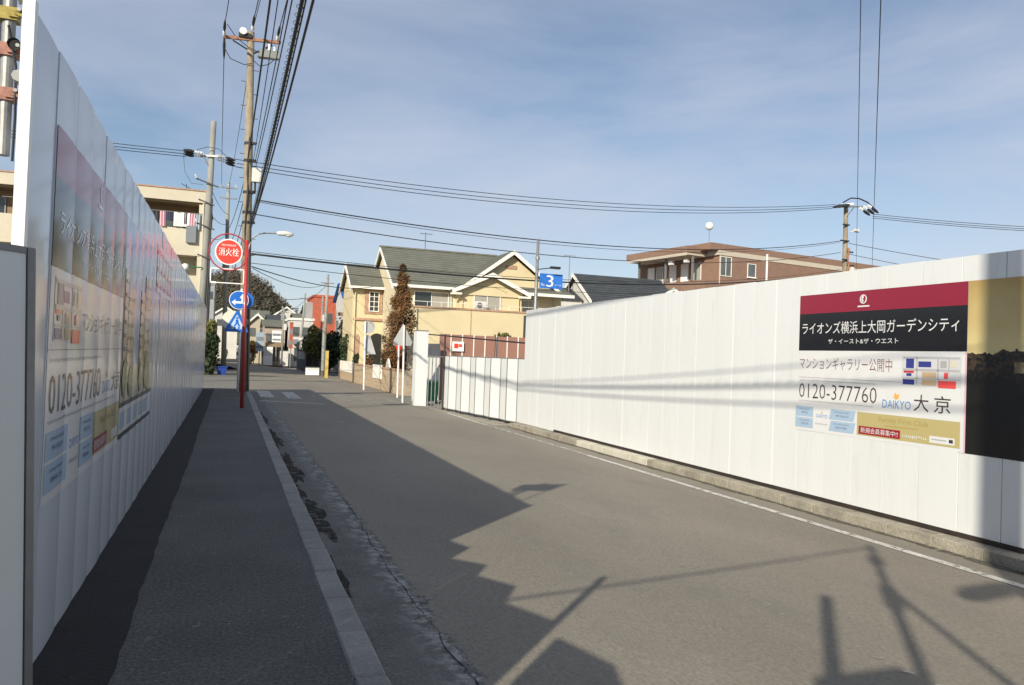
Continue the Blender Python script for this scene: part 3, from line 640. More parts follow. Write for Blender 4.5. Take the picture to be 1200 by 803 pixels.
FB.quad(BL2, 'sky_print', pr('sky', (.16, .27, .52), col2=(.36, .46, .62), vscale=1.4), 0, 2.55, 0, 1.5, 0)
FB.quad(BL2, 'forecourt_print', pr('forecourt', (.42, .38, .30), var=.2, vscale=5), 0, 2.55, 1.2, 1.5, 1)
for u0, u1, v0 in ((.05, .42, .42), (.35, .75, .55), (1.25, 1.7, .52), (1.6, 2.15, .35)):
    FB.quad(BL2, 'tower_print', pr('tower', (.50, .42, .30), var=.12, vscale=6), u0, u1, v0, 1.35, 2 if u0 in (.05, 1.25) else 3)
    for i in range(7): FB.quad(BL2, 'window_row_print', pr('tower_windows', (.20, .19, .18)), u0+.05, u1-.05, v0+.08+i*.11, v0+.11+i*.11, 4)
for u, v, r in ((.2, 1.3, .16), (.6, 1.34, .14), (1.4, 1.33, .15), (1.9, 1.28, .2), (2.1, 1.36, .14)):
    FB.disc(BL2, 'tree_print', pr('tree_green', (.13, .20, .05), var=.3, vscale=14), u, v, r, 5, 12)
FB.quad(BL2, 'black_stripe', P_blk, 0, 2.55, 1.495, 1.535, 1); FB.quad(BL2, 'white_strip', P_wht, 0, 2.55, 1.535, 1.745, 0); FB.quad(BL2, 'black_stripe', P_blk, 0, 2.55, 1.745, 1.785, 1)
for i in range(5): FB.quad(BL2, 'floor_plan_print', P_blue, .08+.45*i, .38+.45*i, 1.575, 1.71, 1)
BL3 = thing('advertising_banner', 'small sheet with red print on the left hoarding past the building illustration', 'banner', (XL+.01, 10.3, 2.2))
FC = Face(XL, 1, 9.5, 2.66, LY0, PILL_L)
FC.quad(BL3, 'white_sheet', P_wht, 0, 2.5, 0, .55, 0)
for i in range(5):
    u = .1+.48*i
    FC.quad(BL3, 'red_stroke', P_map, u, u+.34, .06, .11, 1); FC.quad(BL3, 'red_stroke', P_map, u+.14, u+.2, .11, .45, 1); FC.quad(BL3, 'red_stroke', P_map, u, u+.34, .26, .31, 2); FC.quad(BL3, 'red_stroke', P_map, u+.03, u+.31, .44, .49, 2)

# ------------------------------------------------------------------ poles
def pole(name, label, base, top, r0, r1, material, group='utility poles'):
    t = thing(name, label, 'utility pole', base, group)
    s = MB(); s.cyl(base, top, r0, r1, 16); s.build('shaft', material, t, smooth=True); return t
def steps(t, base, top, z0, z1, r):
    base, top = Vector(base), Vector(top); n = 0; z = z0
    while z < z1:
        p = base+(top-base)*((z-base.z)/(top.z-base.z)); s = 1 if n % 2 else -1
        quick('step_bolt', M_dark, t, 'cyl', p+Vector((s*.08, 0, 0)), p+Vector((s*(r+.16), 0, 0)), .011, .011, 5); z += .42; n += 1
def insulator(t, p, d, ln=.34, r=.055):
    p, d = Vector(p), Vector(d).normalized(); b = MB()
    b.cyl(p, p+d*ln, .018, .018, 6)
    for k in range(3): b.cyl(p+d*(ln*(.18+.26*k)), p+d*(ln*(.30+.26*k)), r, r*.6, 10)
    return b.build('insulator', M_ceram, t)
def sleeve(t, p, d, ln=.5, r=.045):
    p, d = Vector(p), Vector(d).normalized()
    b = MB(); b.tube([p, p+d*ln*.3, p+d*ln*.75, p+d*ln], [r*.5, r, r*.8, r*.3], 8); return b.build('cable_sleeve', M_dark, t)
# main pole
B0, T0 = (.53, 28.2, -.1), (.28, 28.2, 12.5)
mp_ = pole('utility_pole', 'tall weathered concrete pole behind the red hydrant sign, with crossarm and transformer', B0, T0, .19, .115, M_conc)
steps(mp_, B0, T0, 3.2, 11.2, .13)
b = MB(); b.obox((.33, 28.12, 12.22), (.95, 0, .06), (0, .04, 0), (0, 0, .05)); b.build('crossarm', M_rust, mp_)
b = MB(); b.cyl((.35, 28.2, 11.75), (1.0, 28.15, 12.15), .03, .03, 6); b.cyl((.35, 28.2, 11.8), (-.3, 28.15, 12.1), .025, .025, 6); b.build('arm_brace', M_dark, mp_)
b = MB(); b.obox((.90, 28.1, 11.78), (.33, 0, .02), (0, .12, 0), (0, 0, .13)); b.cyl((.52, 28.05, 11.68), (1.18, 28.05, 11.68), .07, .07, 10); b.build('switch_box', M_xfmr, mp_)
b = MB()
for i in range(3): b.cyl((.72+.18*i, 28.0, 11.9), (.72+.18*i, 28.0, 12.1), .045, .03, 8)
b.build('bushing', M_ceram, mp_)
b = MB(); b.cyl((.02, 27.95, 12.42), (.02, 28.2, 12.42), .12, .12, 14); b.build('lightning_arrester', M_ceram, mp_)
b = MB(); b.box(-.12, .3, 28.02, 28.2, 12.24, 12.38); b.build('arrester_bracket', M_dark, mp_)
for p in ((-.58, 28.12, 12.22), (.33, 28.1, 12.55), (1.16, 28.12, 12.36)):
    insulator(mp_, p, (0, -1, .05)); sleeve(mp_, Vector(p)+Vector((0, -.3, .02)), (.03, -1, .08), .8, .05)
sleeve(mp_, (-.58, 28.2, 12.15), (.02, .5, -1), .7, .05)
b = MB(); b.tube([(-.56, 28.2, 11.8), (-.35, 28.15, 11.45), (.1, 28.1, 11.3), (.34, 28.0, 11.35)], .015, 5); b.tube([(-.5, 28.1, 12.6), (-.2, 28.1, 12.2), (.2, 28.0, 11.9), (.6, 28.0, 11.75)], .015, 5)
b.tube([(.36, 28.05, 11.5), (.6, 28.0, 11.3), (.9, 28.0, 11.4), (1.1, 28.05, 11.65)], .015, 5); b.build('jumper_lead', M_wire, mp_)
b = MB(); b.box(.50, .80, 27.9, 28.12, 7.25, 7.72); b.build('equipment_box', M_boxw, mp_)
b = MB(); b.tube([(.62, 28.0, 7.25), (.62, 28.0, 6.95), (.5, 28.05, 6.8)], .04, 6); b.build('box_conduit', M_dark, mp_)
for z in (8.0, 6.9, 6.2, 5.85, 4.75, 8.6):
    x = .53-.25*z/12.6
    b = MB(); b.cyl((x, 28.2, z-.05), (x, 28.2, z+.05), .19-.075*z/12.6+.012, None, 14); b.box(x+.1, x+.26, 28.02, 28.1, z-.04, z+.04); b.build('pole_band', M_dark, mp_)
b = MB(); b.tube([(.37+.02*math.sin(z*3), 28.05-.02*math.cos(z*2), z) for z in [i*.4 for i in range(12, 23)]], [.02+.025*random.random() for _ in range(11)], 6); b.build('cable_splice', M_dark, mp_)
b = MB(); b.cyl((.64, 28.05, .0), (.50, 28.08, 6.1), .028, .024, 6); b.build('riser_cable', M_dark, mp_)
# street lamp fixed to it
sl = thing('street_lamp', 'grey street lamp on a curved arm reaching out over the road', 'street lamp', (.45, 28.1, 4.7))
b = MB(); b.tube([(.48, 28.05, 4.75), (.52, 28.04, 5.05), (.62, 28.03, 5.32), (.80, 28.02, 5.47), (1.05, 28.0, 5.52), (1.45, 28.0, 5.54)], .025, 8); b.build('arm', M_galv, sl)
b = MB(); b.tube([(1.40, 28, 5.545), (1.46, 28, 5.55), (1.7, 28, 5.56), (1.9, 28, 5.545), (1.97, 28, 5.53)], [.03, .075, .09, .075, .02], 10); b.build('head', M_boxw, sl, smooth=True)
b = MB(); b.sphere((1.80, 28, 5.50), .085, 10, (1.3, .9, .7)); b.build('lens', mat('lamp_lens', (.55, .55, .50), .2, var=.05), sl, smooth=True)
# pole beyond the left hoarding
B2, T2 = (-1.28, 38, -.1), (-1.08, 38, 11.9)
p2 = pole('utility_pole', 'grey concrete pole rising past the far end of the left hoarding', B2, T2, .2, .12, M_concg)
b = MB(); b.obox((-1.16, 37.85, 10.25), (.42, -.12, 0), (.02, .05, 0), (0, 0, .045)); b.build('crossarm', M_galv, p2)
b = MB(); b.cyl((-1.2, 37.95, 9.75), (-1.45, 37.85, 10.22), .03, .03, 6); b.build('arm_brace', M_xfmr, p2)
for i in range(3):
    y = 37.7+.16*i
    insulator(p2, (-1.45, y, 10.32-.06*i), (-1, 0, .05), .42, .06); sleeve(p2, (-1.85, y, 10.34-.07*i), (-1, 0, .08), .45, .075)
    insulator(p2, (-.9, y, 10.30-.07*i), (1, .1, -.12), .42, .06); sleeve(p2, (-.5, y, 10.24-.09*i), (1, .15, -.2), .45, .075)
b = MB(); b.tube([(-1.75, 37.7, 10.42), (-1.3, 37.7, 10.62), (-.8, 37.75, 10.6), (-.5, 37.8, 10.32)], .018, 5); b.tube([(-2.3, 37.8, 10.2), (-2.2, 37.8, 9.4), (-1.9, 37.8, 8.9), (-1.4, 37.8, 8.9)], .012, 5); b.build('jumper_lead', M_wirethin, p2)
for z, l in ((9.0, .5), (8.1, .35), (7.0, .4), (5.6, .3)):
    b = MB(); b.obox((-1.24, 37.8, z), (l, -.1, -l*.35), (0, .03, 0), (0, 0, .03)); b.build('bracket', M_dark, p2)
    insulator(p2, (-1.24-l*.9, 37.8, z+l*.3), (-.4, 0, 1), .2, .05)
b = MB(); b.sphere((-2.0, 37.6, 5.05), .17, 12); b.build('lamp_globe', M_ceram, p2, smooth=True)
b = MB(); b.cyl((-1.3, 37.8, 5.1), (-1.9, 37.6, 5.08), .03, .03, 6); b.build('lamp_arm', M_green, p2)
b = MB(); b.cyl((-1.07, 37.86, .0), (-1.0, 37.86, 8.3), .05, .04, 6); b.build('riser_cable', M_dark, p2)
# third pole up the street
B3, T3 = (-.30, 55, -.1), (-.47, 55, 12.6)
p3 = pole('utility_pole', 'slender grey pole farther up the street, between the hoarding end and the weathered pole', B3, T3, .17, .10, M_concg)
for z in (12.2, 11.5):
    b = MB(); b.obox((-.45, 54.9, z), (.55, 0, 0), (0, .04, 0), (0, 0, .04)); b.build('crossarm', M_galv, p3)
for x in (-.9, -.45, 0): insulator(p3, (x, 54.9, 12.25), (0, 0, 1), .2, .05)
b = MB(); b.cyl((-.42, 54.75, 6.6), (-.42, 54.75, 7.6), .22, .22, 14); b.build('transformer', M_xfmr, p3)
# pole over the right hoarding
B4, T4 = (42.72, 45, -.3), (42.66, 45, 13.7)
p4 = pole('utility_pole', 'concrete pole standing beyond the right hoarding, wires fanning from its top', B4, T4, .24, .15, M_conc)
b = MB(); b.obox((43.1, 44.85, 13.62), (1.0, 0, .1), (0, .05, 0), (0, 0, .05)); b.obox((42.9, 44.8, 13.2), (.3, 0, .35), (0, .03, 0), (0, 0, .03)); b.build('crossarm', M_galv, p4)
for i in range(3):
    insulator(p4, (42.5+.15*i, 44.8-.2*i, 13.72), (-1, 0, -.25), .5, .10); sleeve(p4, (42.1+.15*i, 44.8-.2*i, 13.62), (-1, 0, -.3), .9, .12)
    insulator(p4, (43.7+.2*i, 44.8-.2*i, 13.62+.08*i), (1, 0, -.4), .5, .10); sleeve(p4, (44.1+.2*i, 44.8-.2*i, 13.45+.08*i), (1, 0, -.5), .75, .12)
b = MB(); b.tube([(41.9, 44.5, 13.75), (42.6, 44.5, 14.15), (43.4, 44.5, 14.2), (44.2, 44.5, 14.0), (45.0, 44.5, 13.5)], .05, 6); b.build('jumper_lead', M_dark, p4)
for z, x in ((12.2, 42.2), (11.0, 42.0), (10.2, 43.1), (9.6, 42.2), (9.2, 43.2)):
    b = MB(); b.box(min(x, 42.7), max(x, 42.7)+.1, 44.72, 44.8, z-.05, z+.05); b.build('bracket', M_dark, p4)
b = MB(); b.obox((43.3, 44.8, 11.75), (.45, 0, 0), (0, .03, 0), (0, 0, .03)); b.box(43.2, 43.6, 44.6, 44.8, 11.78, 11.95); b.build('fuse_bracket', M_boxw, p4)
b = MB(); b.tube([(42.75+.04*math.sin(z*7), 44.74, z) for z in [8.3+.2*i for i in range(12)]], [.05+.07*random.random() for _ in range(12)], 6); b.build('cable_splice', M_rust, p4)
b = MB(); b.box(43.0, 43.3, 44.7, 44.95, 8.5, 9.1); b.build('equipment_box', M_boxw, p4)
# near pole behind the camera: its shadow climbs the right hoarding
B5, T5 = (.40, -2.45, -.1), (.30, -2.45, 12.6)
p5 = pole('utility_pole', 'near concrete pole behind the viewpoint whose broad shadow climbs the right hoarding', B5, T5, .20, .13, M_conc)
for z, a, c in ((12.3, 1.2, 2.3), (8.2, .3, 1.1), (10.4, -2.6, .5), (6.3, .2, 1.0)):
    b = MB(); b.box(min(.2, a), c, -2.5, -2.4, z-.05, z+.05); b.build('crossarm', M_galv, p5)
b = MB(); b.tube([(.36, -2.5, 4.3), (.22, -2.75, 4.62), (.0, -2.95, 4.75), (-.33, -3.05, 4.73)], .04, 6); b.tube([(-.33, -3.05, 4.73), (-.45, -3.0, 4.67), (-.75, -2.87, 4.54), (-.86, -2.82, 4.48)], [.05, .10, .11, .05], 8); b.build('pole_lamp', M_boxw, p5)
pq = thing('sign_post', 'slim post with a slanting stay behind the viewpoint, seen by its shadow', 'post', (-.9, -2.05, 0))
b = MB(); b.cyl((-.9, -2.05, 0), (-.9, -2.05, 5.05), .055, .035, 8); b.cyl((-.9, -2.05, 4.62), (-.9, -2.05, 4.78), .075, .06, 8); b.cyl((-.9, -2.05, 3.9), (-.9, -2.05, 4.2), .07, .07, 8); b.build('shaft', M_galv, pq)
b = MB(); b.cyl((-.9, -2.05, 4.2), (-.9, -3.4, 2.9), .03, .03, 6); b.build('stay', M_galv, pq)
# small poles up the right side of the street
p6 = pole('utility_pole', 'pale slim pole by the dark hedge on the right of the far street', (6.6, 58.5, -.34), (6.72, 58.5, 7.2), .15, .09, M_concg)
b = MB(); b.box(6.2, 7.2, 58.4, 58.46, 6.5, 6.57); b.build('crossarm', M_galv, p6)
b = MB(); b.cyl((6.595, 58.35, 0), (6.6, 58.35, 3.2), .155, .15, 10); b.build('dark_wrap', M_xfmr, p6)
p7 = pole('utility_pole', 'thin far pole among the houses at the end of the street', (5.72, 95, -.2), (5.78, 95, 6.6), .13, .09, M_concg)
p8 = pole('utility_pole', 'thin far pole left of the red brick building', (6.4, 77, -.2), (6.75, 77, 7.0), .12, .08, M_concg)
for t_, x, y, z in ((p7, 5.77, 94.9, 6.0), (p8, 6.72, 76.9, 6.5)):
    b = MB(); b.box(x-.4, x+.4, y-.03, y+.03, z-.03, z+.03); b.build('crossarm', M_galv, t_)

# ------------------------------------------------------------------ overhead wires
def wire(P, Q, sag, r, label, group, material=None, n=24, name='overhead_wire', twist=None):
    P, Q = Vector(P), Vector(Q); b = MB(); pts = []
    for i in range(n+1):
        t = i/n; p = P+(Q-P)*t; p.z -= 4*sag*t*(1-t); pts.append(p)
    b.tube(pts, r, 5); o = b.build(name, material or M_wire, smooth=True); return tag(o, label, 'cable', group)
G1 = 'wires running overhead along the street'
wire((-.58, 27.5, 12.26), (1.28, -2.45, 12.4), .25, .014, 'leftmost high wire, leaving the left end of the weathered pole crossarm toward the viewer', G1)
wire((.33, 27.5, 12.6), (1.86, -2.45, 12.6), .25, .016, 'high wire from the very top of the weathered pole toward the viewer', G1)
wire((.36, 27.5, 12.5), (1.95, -2.45, 12.5), .33, .012, 'thin wire beside the one from the top of the weathered pole', G1)
wire((1.16, 27.5, 12.4), (2.16, -2.45, 12.4), .25, .017, 'high wire from the right end of the weathered pole crossarm toward the viewer', G1)
wire((.342, 28.1, 7.96), (.56, -2.45, 8.4), .45, .022, 'black service wire passing just left of the transformer on the weathered pole', G1)
wire((.536, 28.1, 8.05), (.62, -2.45, 8.4), .45, .011, 'thin service wire passing in front of the transformer on the weathered pole', G1)
wire((.58, 28.1, 7.9), (.86, -2.45, 8.1), .45, .012, 'thin service wire passing just right of the transformer', G1)
wire((.629, 28.1, 7.85), (.93, -2.45, 8.0), .45, .013, 'service wire between the transformer and the thick wrapped cable', G1)
wb = wire((.54, 28.1, 5.84), (.76, -2.45, 6.4), .4, .027, 'thick wrapped telephone cable sweeping up beside the weathered pole', G1, n=60)
b = MB()
Pw, Qw = Vector((.54, 28.1, 5.84)), Vector((.76, -2.45, 6.4)); pts = []
for i in range(1200):
    t = i/1199*.93; p = Pw+(Qw-Pw)*t; p.z -= 4*.4*t*(1-t)-.035; a = i*.62
    p += Vector((math.cos(a)*.05, 0, math.sin(a)*.05)); pts.append(p)
b.tube(pts, .0045, 3); b.build('spiral_hanger', M_wire, wb)
wire((.60, 28.1, 5.84), (.86, -2.45, 6.0), .36, .018, 'rightmost black telephone cable beside the thick wrapped one', G1)
wire((.57, 28.1, 5.7), (.83, -2.45, 6.7), .45, .012, 'thin lowest cable hung between the thick wrapped one and its neighbour', G1)
wire((-.9, -2.05, 5.0), (-3.3, 1.3, 1.9), .05, .016, 'site cable from the slim post behind the viewpoint, seen by its faint shadow', G1)
G2 = 'wires crossing the street'
for i, (dz, dx, w_) in enumerate(((0, 0, 'top'), (-.16, .1, 'middle'), (-.30, .05, 'lowest'))):
    wire((-.1+dx, 37.9+.12*i, 10.25+dz), (41.3, 44.6+.15*i, 13.55+dz*.75), .95+.06*i, .019, w_+' of three wires crossing the sky to the pole beyond the right hoarding', G2, n=40)
    wire((-2.2, 37.7+.16*i, 10.32+dz*.6), (-26, 36, 10.9+dz), .35, .016, w_+' of three wires running left from the grey pole behind the hoarding', G2)
    wire((44.8, 44.6, 13.2+dz), (70, 33, 12.6+dz), .5, .022, w_+' of three wires leaving the right pole toward the right edge', G2)
wire((.676, 28.1, 6.66), (42.2, 45, 11.0), 1.12, .024, 'upper of the two long wires crossing low over the yellow house roof', G2, n=40)
wire((.69, 28.1, 6.60), (42.2, 45, 10.9), 1.2, .012, 'thin strand lashed under the upper wire over the yellow house roof', G2, n=40)
wire((.697, 28.1, 6.15), (42.25, 45, 10.15), 1.18, .019, 'lower of the two long wires crossing over the yellow house roof', G2, n=40)
wire((.611, 28.1, 4.77), (42.3, 45, 8.7), 1.0, .036, 'thick cable crossing in front of the yellow house gables', G2, n=40)
wire((.611, 28.1, 4.85), (42.3, 45, 8.9), 1.0, .012, 'thin strand just above the thick cable crossing the yellow house', G2, n=40)
wire((.62, 28.1, 4.45), (42.3, 45, 8.0), 1.0, .012, 'thin wire below the thick cable crossing the yellow house', G2, n=40)
wire((.63, 28.1, 4.33), (8.9, 51.5, 5.9), .35, .020, 'low wire running from the weathered pole to the yellow house wing', G2)
wire((43.0, 45, 10.9), (62, 36, 8.6), .4, .022, 'upper low wire leaving the right pole behind the hoarding', G2)
wire((43.0, 45, 10.1), (60, 36, 7.6), .4, .020, 'lower low wire leaving the right pole behind the hoarding', G2)
wire((43.8, 45, 8.5), (-2.5, -2.45, 10.4), .5, .011, 'left of two thin wires rising straight up from the right pole', G2, M_wirethin, n=60)
wire((45.3, 45, 8.5), (-2.4, -2.45, 10.4), .5, .013, 'right of two thin wires rising straight up from the right pole', G2, M_wirethin, n=60)
G3 = 'wires running up the far street'
wire((-.58, 28.3, 12.1), (-.9, 54.9, 12.3), .5, .014, 'wire from the weathered pole crossarm on to the slender far pole', G3)
wire((.35, 28.3, 12.4), (-.45, 54.9, 12.3), .5, .012, 'middle wire from the top of the weathered pole to the slender far pole', G3)
for i in range(4):
    wire((.42, 28.35, 8.2-.7*i), (-.38+.05*i, 54.9, 9.4-1.2*i), .45, .016, ('highest', 'second', 'third', 'lowest')[i]+' of four low wires from the weathered pole to the slender far pole', G3)
for i in range(3):
    wire((-1.15, 38.1, 9.0-1.2*i), (-.4, 54.9, 10.4-.6*i), .3, .014, ('top', 'middle', 'lowest')[i]+' of three wires from the grey pole to the slender far pole', G3)
wire((.65, 28.3, 4.3), (6.7, 58.4, 6.55), .5, .014, 'wire from the weathered pole over to the pale slim pole by the hedge', G3)
wire((6.72, 58.6, 6.5), (6.75, 77, 6.5), .3, .018, 'short wire between the two thin poles by the red brick building', G3)
wire((6.75, 77, 6.5), (-6, 84, 6.6), .4, .03, 'dark cable over the far end of the street before the hill', G3)
wire((6.75, 77.2, 6.3), (5.77, 95, 6.0), .3, .018, 'far wire between the thin poles among the end houses', G3)

# ------------------------------------------------------------------ street signs
UX, UZ = Vector((1, 0, 0)), Vector((0, 0, 1))
def disc(b, c, r, t, n=28): return b.cyl(Vector(c), Vector(c)+Vector((0, t, 0)), r, r, n)
hs = thing('hydrant_sign', 'red round fire hydrant sign on a red pole by the left kerb', 'sign', (.36, 20.36, 0))
b = MB(); b.cyl((.36, 20.36, 0), (.315, 20.36, 4.2), .05, .046, 12); b.build('pole', M_red, hs, smooth=True)
hd = disc(MB(), (-.10, 20.30, 3.87), .325, .02).build('disc', M_white, hs)
disc(MB(), (-.10, 20.295, 3.87), .295, .004).build('disc_face', M_signred, hd)
text(hd, '消火栓', M_white, (-.335, 20.291, 3.77), UX, UZ, .47, .20); text(hd, 'FIRE HYDRANT', M_white, (-.27, 20.291, 4.01), UX, UZ, .34, .05)
MB().torus((-.10, 20.33, 3.87), UX, UZ, .455, .017).build('ring', M_red, hs)
b = MB()
for x in (-.5, .27): b.box(x-.012, x+.012, 20.33, 20.35, 3.10, 3.45)
for z in (3.10, 3.45): b.box(-.512, .282, 20.33, 20.35, z-.012, z+.012)
b.build('empty_frame', M_white, hs)
b = MB()
for z in (3.1, 3.45, 3.87): b.box(.26, .36, 20.34, 20.37, z-.02, z+.02)
b.build('bracket', M_red, hs)
bs = thing('traffic_sign', 'blue round arrow sign above a blue pedestrian crossing sign on a white pole', 'sign', (.30, 27.6, 0))
b = MB(); b.cyl((.33, 27.6, 0), (.33, 27.6, 3.5), .038, .038, 10); b.build('pole', M_polew, bs, smooth=True)
ad = disc(MB(), (.25, 27.52, 3.11), .315, .012).build('arrow_disc', M_white, bs); disc(MB(), (.25, 27.512, 3.11), .295, .006).build('disc_face', M_signblue, ad)
b = MB(); y = 27.508
b.add([(.02, y, 3.03), (.14, y, 3.13), (.14, y, 3.065), (.36, y, 3.065), (.36, y, 2.995), (.14, y, 2.995), (.14, y, 2.93)], [(0, 6, 5, 4, 3, 2, 1)])
b.add([(.33, y-.002, 3.0), (.40, y-.002, 3.0), (.40, y-.002, 3.18), (.46, y-.002, 3.18), (.365, y-.002, 3.33), (.27, y-.002, 3.18), (.33, y-.002, 3.18)], [(0, 1, 2, 3, 4, 5, 6)]); b.build('arrow', M_white, ad)
disc(MB(), (.43, 27.64, 3.11), .30, .012).build('rear_disc', M_signblue, bs)
y = 27.52
pc = MB().prism([(-.16, y, 2.03), (.58, y, 2.03), (.56, y, 2.14), (.22, y, 2.80), (-.14, y, 2.14)], (0, .012, 0)).build('crossing_plate', M_signblue, bs)
y = 27.515
b = MB(); b.add([(-.04, y, 2.13), (.47, y, 2.13), (.215, y, 2.62)], [(0, 1, 2)]); b.build('white_triangle', mat('pale_sign_print', (.45, .58, .78), .5, var=.03), pc)
b = MB(); y = 27.511
for i in range(4): b.add([(-.02+.13*i, y, 2.14), (.05+.13*i, y, 2.14), (.06+.125*i, y, 2.2), (0+.125*i, y, 2.2)], [(0, 1, 2, 3)])
b.cyl((.22, y, 2.5), (.22, y+.002, 2.5), .04, .04, 10); b.add([(.17, y, 2.45), (.26, y, 2.45), (.27, y, 2.34), (.33, y, 2.22), (.28, y, 2.21), (.22, y, 2.31), (.16, y, 2.21), (.11, y, 2.22), (.18, y, 2.34)], [(0, 8, 7, 6, 5, 4, 3, 2, 1)])
b.build('walking_figure', M_signblue, pc)
mr_ = thing('traffic_mirror', 'cream backed round mirror on the weathered pole, half hidden by the crossing sign', 'mirror', (.05, 27.9, 2.4))
b = MB(); b.cyl((.06, 27.85, 2.42), (.06, 27.93, 2.42), .34, .30, 24); b.build('hood', M_cream, mr_)
b = MB(); b.cyl((.06, 27.95, 2.42), (.45, 28.1, 2.42), .025, .025, 6); b.build('arm', M_cream, mr_)
rs = thing('traffic_sign', 'grey sign backs, round over triangular, on a white pole before the tan wall', 'sign', (6.23, 37.4, -.33))
b = MB(); b.cyl((6.20, 37.4, -.33), (6.16, 37.4, 3.0), .045, .045, 10); b.build('pole', M_polew, rs)
b = MB(); disc(b, (6.34, 37.45, 2.72), .30, .03); b.build('round_plate', M_signback, rs)
b = MB(); b.prism([(6.2, 37.5, 1.4), (6.72, 37.44, 1.42), (6.42, 37.5, 2.35), (6.25, 37.5, 2.35)], (0, .03, 0)); b.build('triangle_plate', M_signback, rs)
ps = thing('traffic_sign', 'grey back of a pointed sign on a white pole beside the gate pillar', 'sign', (6.1, 28.2, -.33))
b = MB(); b.cyl((6.13, 28.2, -.33), (6.08, 28.2, 2.55), .038, .038, 10); b.build('pole', M_polew, ps)
b = MB(); b.prism([(5.72, 28.25, 1.80), (6.38, 28.25, 1.80), (6.42, 28.25, 1.95), (6.06, 28.25, 2.62), (5.7, 28.25, 1.95)], (0, .015, 0)); b.build('plate', M_signback, ps)
st_ = thing('stop_sign', 'small red sign edge on a white pole between the tan wall and the pointed sign', 'sign', (6.6, 31.5, -.33))
b = MB(); b.cyl((6.62, 31.5, -.33), (6.60, 31.5, 1.95), .038, .038, 10); b.build('pole', M_polew, st_)
b = MB(); b.prism([(6.42, 31.53, 1.95), (6.80, 31.53, 1.95), (6.61, 31.53, 1.45)], (0, .015, 0)); b.build('plate', M_signred, st_)
g3 = thing('gate_sign', 'blue gate number sign with a white 3 on a grey pole behind the right hoarding', 'sign', (11.25, 28, -.3))
b = MB(); b.cyl((11.20, 28, -.3), (11.25, 28, 6.2), .10, .055, 12); b.build('pole', M_galv, g3, smooth=True)
b = MB(); b.cyl((11.25, 28, 5.38), (11.25, 28, 5.5), .085, .085, 12); b.build('joint', M_galv, g3)
sp_ = MB().box(11.36, 12.34, 27.97, 28.0, 4.28, 4.86).build('plate', M_signblue2, g3)
text(sp_, '3', M_white, (11.64, 27.965, 4.34), UX, UZ, .31, .46); text(sp_, 'No.', M_white, (11.42, 27.965, 4.37), UX, UZ, .17, .11); text(sp_, 'ゲート', M_white, (12.0, 27.965, 4.37), UX, UZ, .28, .11)
b = MB(); b.box(11.68, 12.08, 27.6, 27.75, 5.03, 5.12); b.cyl((11.25, 28, 5.0), (11.8, 27.7, 5.08), .02, .02, 6); b.build('sign_lamp', M_dark, g3)
yp = thing('marker_post', 'short yellow wooden post at the foot of the pale slim pole', 'post', (6.18, 52.7, -.33))
b = MB(); b.box(6.09, 6.29, 52.6, 52.8, -.33, 1.45); b.build('shaft', M_yellowp, yp); b = MB(); b.box(6.08, 6.30, 52.59, 52.81, 1.45, 1.50); b.build('cap', M_yellowp, yp)

# ------------------------------------------------------------------ buildings
def window(t, axis, c, w, h, glass=M_glass, frame=M_trim, mull=1, trans=0, fw=.06, sill=True, depth=.06, U=None, Nn=None):
    """window set on a wall: axis gives the direction the wall faces"""
    Nn = Vector({'-y': (0, -1, 0), '-x': (-1, 0, 0), '+x': (1, 0, 0)}.get(axis, (0, -1, 0))) if Nn is None else Nn
    U = Vector((0, 0, 1)).cross(Nn)*-1 if U is None else U; c = Vector(c); V = Vector((0, 0, 1)); b = MB()
    for s in (-1, 1):
        b.obox(c+U*s*(w/2-fw/2)+Nn*depth/2, U*fw/2, Nn*depth/2, V*h/2)
        b.obox(c+V*s*(h/2-fw/2)+Nn*depth/2, U*(w/2-fw), Nn*depth/2, V*fw/2)
    for i in range(mull): b.obox(c+U*(-w/2+w*(i+1)/(mull+1))+Nn*depth*.45, U*fw*.35, Nn*depth*.45, V*(h/2-fw))
    for i in range(trans): b.obox(c+V*(-h/2+h*(i+1)/(trans+1))+Nn*depth*.42, U*(w/2-fw), Nn*depth*.42, V*fw*.3)
    f = b.build('window', frame, t)
    gl_ = glass if isinstance(glass, (list, tuple)) else [glass]*(mull+1)
    for i in range(mull+1):
        wu = (w-2*fw)/(mull+1); b = MB(); b.obox(c+U*(-w/2+fw+wu*(i+.5))+Nn*(.012), U*wu*.5, Nn*.006, V*(h/2-fw)); b.build('pane', gl_[i % len(gl_)], f)
    if sill: b = MB(); b.obox(c-V*(h/2+.04)+Nn*.07, U*(w/2+.06), Nn*.07, V*.035); b.build('sill', frame, f)
    return f
def slope(t, material, A, B_, C_, D_, n=14, th=.05, name='roof_slope', parent=None):
    """roof slope from the eave A-B up to the ridge D-C, laid in stepped courses"""
    A, B_, C_, D_ = map(Vector, (A, B_, C_, D_)); nrm = (B_-A).cross(D_-A).normalized(); nrm = nrm if nrm.z > 0 else -nrm; b = MB()
    for i in range(n):
        f0, f1 = i/n, (i+1)/n
        p, q, r, s = A+(D_-A)*f0, B_+(C_-B_)*f0, B_+(C_-B_)*f1, A+(D_-A)*f1
        k = nrm*th
        b.add([p, q, r, s, p+k, q+k, r+k*.25, s+k*.25], [(4, 5, 6, 7), (0, 1, 5, 4), (0, 4, 7, 3), (1, 2, 6, 5), (0, 3, 2, 1)])
    return b.build(name, material, parent or t)
